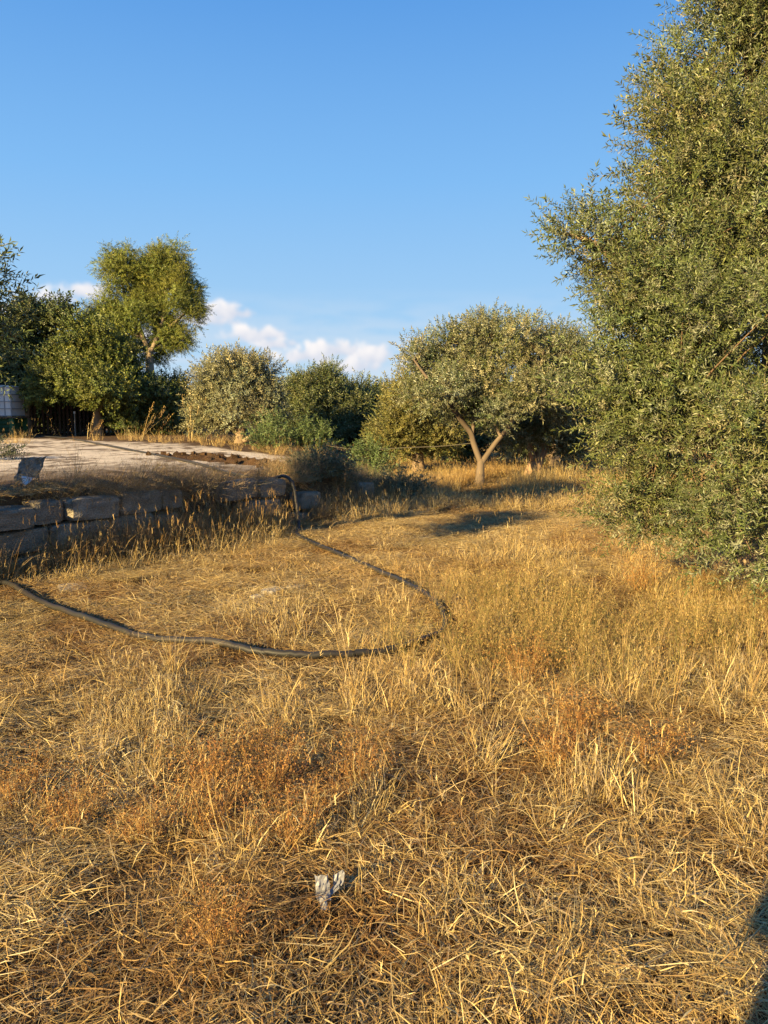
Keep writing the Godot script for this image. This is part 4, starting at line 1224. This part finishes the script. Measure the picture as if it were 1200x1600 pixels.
func make_left_corner() -> void:
	# water container in its cage on a green crate, before the dark fence
	var plastic := mat("white container plastic", 0.5, 0.4, Color(0.3, 0.3, 0.3))
	var steel := mat("galvanised bars", 0.5, 0.5)
	var wood := mat("dark weathered wood", 0.95, 0.2)
	var paint := mat("green paint", 0.6, 0.4)
	var base := P(-12.95, 26.0)
	var crate := thing("green_crate", "green painted crate stand under the white water container", "crate", base)
	var g := Geo.new()
	for s in [-1, 1]:
		for z in [-1, 1]:
			g = Geo.new()
			g.box(Vector3(0.52 * s, 0.31, 0.46 * z), Vector3(0.14, 0.62, 0.1), Color(0.045, 0.12, 0.05))
			part("post", g.mesh(paint), crate)
	for k in 4:
		g = Geo.new()
		g.box(Vector3(0, 0.08 + 0.13 * k, 0.40), Vector3(0.9, 0.08, 0.03), Color(0.035, 0.09, 0.04))
		part("slat", g.mesh(paint), crate)
	g = Geo.new()
	g.box(Vector3(0.02, 0.645, 0), Vector3(1.34, 0.05, 1.1), Color(0.12, 0.09, 0.06))
	part("deck", g.mesh(wood), crate)
	g = Geo.new()
	g.box(Vector3(0, 0.31, 0.0), Vector3(0.88, 0.58, 0.7), Color(0.04, 0.10, 0.045))
	part("panel", g.mesh(paint), crate)
	var tank := thing("water_container", "white plastic water container in a metal cage on the green crate", "tank", base + Vector3(0, 0.672, 0))
	g = Geo.new()
	g.box(Vector3(0, 0.50, 0), Vector3(1.06, 0.98, 0.94), Color(0.62, 0.62, 0.62))
	g.box(Vector3(0, 1.0, 0), Vector3(0.9, 0.06, 0.8), Color(0.62, 0.62, 0.62))
	var bottle := part("bottle", g.mesh(plastic), tank)
	g = Geo.new()
	g.tube([Vector3(0, 1.03, 0), Vector3(0, 1.09, 0)], [0.13, 0.12], 14, Color(0.05, 0.05, 0.05))
	part("cap", g.mesh(plastic), bottle)
	for k in 6:
		g = Geo.new()
		g.box(Vector3(-0.53 + 0.212 * k, 0.5, 0.486), Vector3(0.022, 1.0, 0.022), Color(0.25, 0.26, 0.28))
		part("cage_bar", g.mesh(steel), tank)
	for k in 5:
		g = Geo.new()
		g.box(Vector3(0, 0.03 + 0.235 * k, 0.508), Vector3(1.12, 0.022, 0.02), Color(0.25, 0.26, 0.28))
		g.box(Vector3(0.549, 0.03 + 0.235 * k, 0.0), Vector3(0.02, 0.022, 0.99), Color(0.25, 0.26, 0.28))
		part("cage_rail", g.mesh(steel), tank)
	# grey cabinet with louvres, cut by the frame
	var cab := thing("grey_cabinet", "tall grey metal cabinet with a louvred top, cut off by the left frame edge", "cabinet", P(-13.62, 25.2))
	g = Geo.new()
	g.box(Vector3(0, 0.7, 0), Vector3(0.86, 1.4, 0.7), Color(0.36, 0.37, 0.40))
	part("body", g.mesh(steel), cab)
	g = Geo.new()
	g.box(Vector3(0, 1.78, -0.02), Vector3(0.8, 0.76, 0.6), Color(0.10, 0.11, 0.13))
	part("housing", g.mesh(steel), cab)
	for k in 7:
		g = Geo.new()
		g.box(Vector3(0, 1.46 + 0.1 * k, 0.30), Vector3(0.78, 0.05, 0.04), Color(0.20, 0.21, 0.24), Basis(Vector3.RIGHT, 0.5))
		part("louvre", g.mesh(steel), cab)
	g = Geo.new()
	g.box(Vector3(0.58, 0.3, 0.25), Vector3(0.26, 0.56, 0.3), Color(0.30, 0.32, 0.36))
	var box := solo("grey_box", g.mesh(steel), P(-13.62, 25.2), "small grey box standing between the cabinet and the green crate", "box")
	# the fence of upright pales
	var fence := thing("wooden_fence", "dark fence of upright wooden pales under the trees behind the yard", "fence", P(-11.6, 28.3))
	var col := Color(0.07, 0.045, 0.032)
	rng.seed = 600
	for k in 26:
		g = Geo.new()
		var tn := rnd(0.6, 1.6)
		g.box(Vector3(-1.9 + 0.15 * k, 0.62 + rnd(-0.05, 0.05), rnd(-0.01, 0.01)), Vector3(rnd(0.06, 0.09), 1.26, 0.03), Color(col.r * tn, col.g * tn, col.b * tn))
		part("pale", g.mesh(wood), fence)
	for y in [0.25, 0.95]:
		g = Geo.new()
		g.box(Vector3(0, y, -0.05), Vector3(4.0, 0.08, 0.04), col)
		part("rail", g.mesh(wood), fence)
	var stake := Geo.new()
	stake.tube([Vector3.ZERO, Vector3(0, 0.4, 0), Vector3(0.01, 0.78, 0)], [0.025, 0.025, 0.022], 8, Color(0.20, 0.18, 0.16))
	stake.tube([Vector3(0.01, 0.77, 0), Vector3(0.01, 0.84, 0)], [0.034, 0.034], 8, Color(0.55, 0.55, 0.52))
	solo("white_topped_stake", stake.mesh(wood), P(-10.6, 26.2), "thin stake with a pale cap standing before the fence", "stake")

# unseen person, placed beside the camera so a shadow reaches the lower right corner
func make_person() -> void:
	# joints: x, y, z, radius; y from the ground, z towards the back
	var J := {"hip": Vector3(0, 0.95, 0), "waist": Vector3(0, 1.10, 0.0), "chest": Vector3(0, 1.32, 0.01), "neck": Vector3(0, 1.49, 0.02), "head": Vector3(0, 1.63, -0.01), "chin": Vector3(0, 1.57, -0.05)}
	var bones := [[J.hip, J.waist, 0.15, 0.135, 1], [J.waist, J.chest, 0.135, 0.15, 0], [J.chest, J.neck, 0.13, 0.06, 0], [J.neck, J.head, 0.055, 0.10, 2], [J.head, J.chin, 0.10, 0.07, 2]]
	for s in [-1.0, 1.0]:
		var sh := Vector3(0.18 * s, 1.42, 0.02)
		var el := Vector3(0.185 * s, 1.17, -0.06)
		var wr := Vector3(0.10 * s, 1.42, -0.24)
		bones.append([J.chest + Vector3(0.05 * s, 0.06, 0), sh, 0.10, 0.065, 0])
		bones.append([sh, el, 0.058, 0.043, 0]); bones.append([el, wr, 0.042, 0.028, 2]); bones.append([wr, wr + Vector3(-0.015 * s, 0.08, -0.03), 0.028, 0.026, 2])
		var hp := Vector3(0.09 * s, 0.92, 0)
		var kn := Vector3(0.11 * s, 0.50, -0.02)
		var an := Vector3(0.12 * s, 0.09, 0.03)
		bones.append([hp, kn, 0.095, 0.062, 1]); bones.append([kn, an, 0.060, 0.042, 1]); bones.append([an - Vector3(0, 0.035, 0), an + Vector3(0.015 * s, -0.05, -0.17), 0.042, 0.036, 3])
	var cols := [Color(0.10, 0.13, 0.22), Color(0.06, 0.06, 0.08), Color(0.42, 0.26, 0.18), Color(0.05, 0.045, 0.04)]
	var cell := 0.022
	var lo := Vector3(-0.40, 0.0, -0.36)
	var nx := 37
	var ny := 81
	var nz := 27
	var val := PackedFloat32Array()
	val.resize(nx * ny * nz)
	val.fill(1.0)
	var hue := PackedByteArray()
	hue.resize(nx * ny * nz)
	for b in bones:
		var a: Vector3 = b[0]
		var e: Vector3 = b[1]
		var big: float = maxf(b[2], b[3]) + 0.08
		var p0 := (a.min(e) - Vector3.ONE * big - lo) / cell
		var p1 := (a.max(e) + Vector3.ONE * big - lo) / cell
		var ab := e - a
		for y in range(maxi(0, int(p0.y)), mini(ny, int(p1.y) + 1)):
			for z in range(maxi(0, int(p0.z)), mini(nz, int(p1.z) + 1)):
				for x in range(maxi(0, int(p0.x)), mini(nx, int(p1.x) + 1)):
					var p := lo + Vector3(x, y, z) * cell
					var f := clampf((p - a).dot(ab) / ab.length_squared(), 0, 1)
					var dd := (p - a - ab * f).length() - lerpf(b[2], b[3], f)
					var k := (y * nz + z) * nx + x
					var old := val[k]
					if dd < old: hue[k] = b[4]
					var h := maxf(0.03 - absf(dd - old), 0.0) / 0.03
					val[k] = minf(dd, old) - h * h * 0.03 * 0.25
	var g := Geo.new()
	var at := {}
	var step := [1, nx * nz, nx]      # x, y, z
	for y in ny - 1:
		for z in nz - 1:
			for x in nx - 1:
				var k := (y * nz + z) * nx + x
				var sum := Vector3.ZERO
				var hits := 0
				var s0 := val[k] < 0.0
				var mixed := false
				for q in 8:
					if (val[k + (q & 1) + (q >> 1 & 1) * step[1] + (q >> 2) * step[2]] < 0.0) != s0:
						mixed = true
						break
				if not mixed: continue
				for q in 8:
					for ax in 3:
						if q >> ax & 1: continue
						var r := q | 1 << ax
						var va := val[k + (q & 1) + (q >> 1 & 1) * step[1] + (q >> 2) * step[2]]
						var vb := val[k + (r & 1) + (r >> 1 & 1) * step[1] + (r >> 2) * step[2]]
						if (va < 0.0) == (vb < 0.0): continue
						var f := va / (va - vb)
						sum += Vector3(q & 1, q >> 1 & 1, q >> 2).lerp(Vector3(r & 1, r >> 1 & 1, r >> 2), f)
						hits += 1
				at[k] = g.v.size()
				g.v.append(lo + (Vector3(x, y, z) + sum / hits) * cell)
				g.c.append(cols[hue[k]])
	for k in at:
		for ax in 3:
			var k2: int = k + step[ax]
			if k2 >= val.size() or (val[k] < 0.0) == (val[k2] < 0.0): continue
			var u: int = step[(ax + 1) % 3]
			var w: int = step[(ax + 2) % 3]
			if not (at.has(k - u) and at.has(k - w) and at.has(k - u - w)): continue
			var quad := [at[k], at[k - u], at[k - u - w], at[k], at[k - u - w], at[k - w]]
			if val[k] >= 0.0: quad.reverse()
			g.i.append_array(PackedInt32Array(quad))
	# five fingers to a hand, closed towards the phone
	for s in [-1.0, 1.0]:
		var palm := Vector3(0.085 * s, 1.50, -0.27)
		for f in 5:
			var root := palm + Vector3(-0.004 * s, -0.02 + 0.018 * f, 0.0)
			var len: float = [0.05, 0.06, 0.068, 0.064, 0.05][f]
			if f == 4: root = palm + Vector3(-0.012 * s, -0.025, 0.02)
			g.tube([root, root + Vector3(-0.012 * s, 0.006, -len * 0.5), root + Vector3(-0.03 * s, 0.004, -len * 0.72), root + Vector3(-0.045 * s, 0.0, -len * 0.55)], [0.010, 0.0095, 0.009, 0.0075], 8, cols[2])
	g.n.clear()
	var o := solo("person", g.mesh(mat("cloth and skin", 0.85, 0.3)), P(-0.68, -0.45), "person in dark clothes standing outside the frame, whose shadow touches the lower right corner", "person")
	o.rotation.y = -0.1
	var ph := Geo.new()
	ph.box(Vector3.ZERO, Vector3(0.072, 0.148, 0.009), Color(0.03, 0.03, 0.035))
	solo("phone", ph.mesh(mat("dark glass", 0.2, 0.5)), P(-0.68, -0.45) + Vector3(0.01, 1.52, -0.295), "dark phone held up in both hands by the person outside the frame", "phone")

# ------------------------------------------------------------------
func _ready() -> void:
	n_hill.seed = 4; n_hill.frequency = 0.12; n_hill.fractal_octaves = 3
	n_patch.seed = 9; n_patch.frequency = 0.35; n_patch.fractal_octaves = 3
	n_fine.seed = 14; n_fine.frequency = 0.4; n_fine.fractal_octaves = 4
	rng.seed = 5
	light_and_camera()
	make_ground()
	make_yard()
	make_wall()
	print("setting")
	make_trees()
	print("trees")
	make_grass()
	make_weeds()
	print("grass")
	make_pipe()
	make_spoil()
	make_litter()
	make_left_corner()
	make_person()
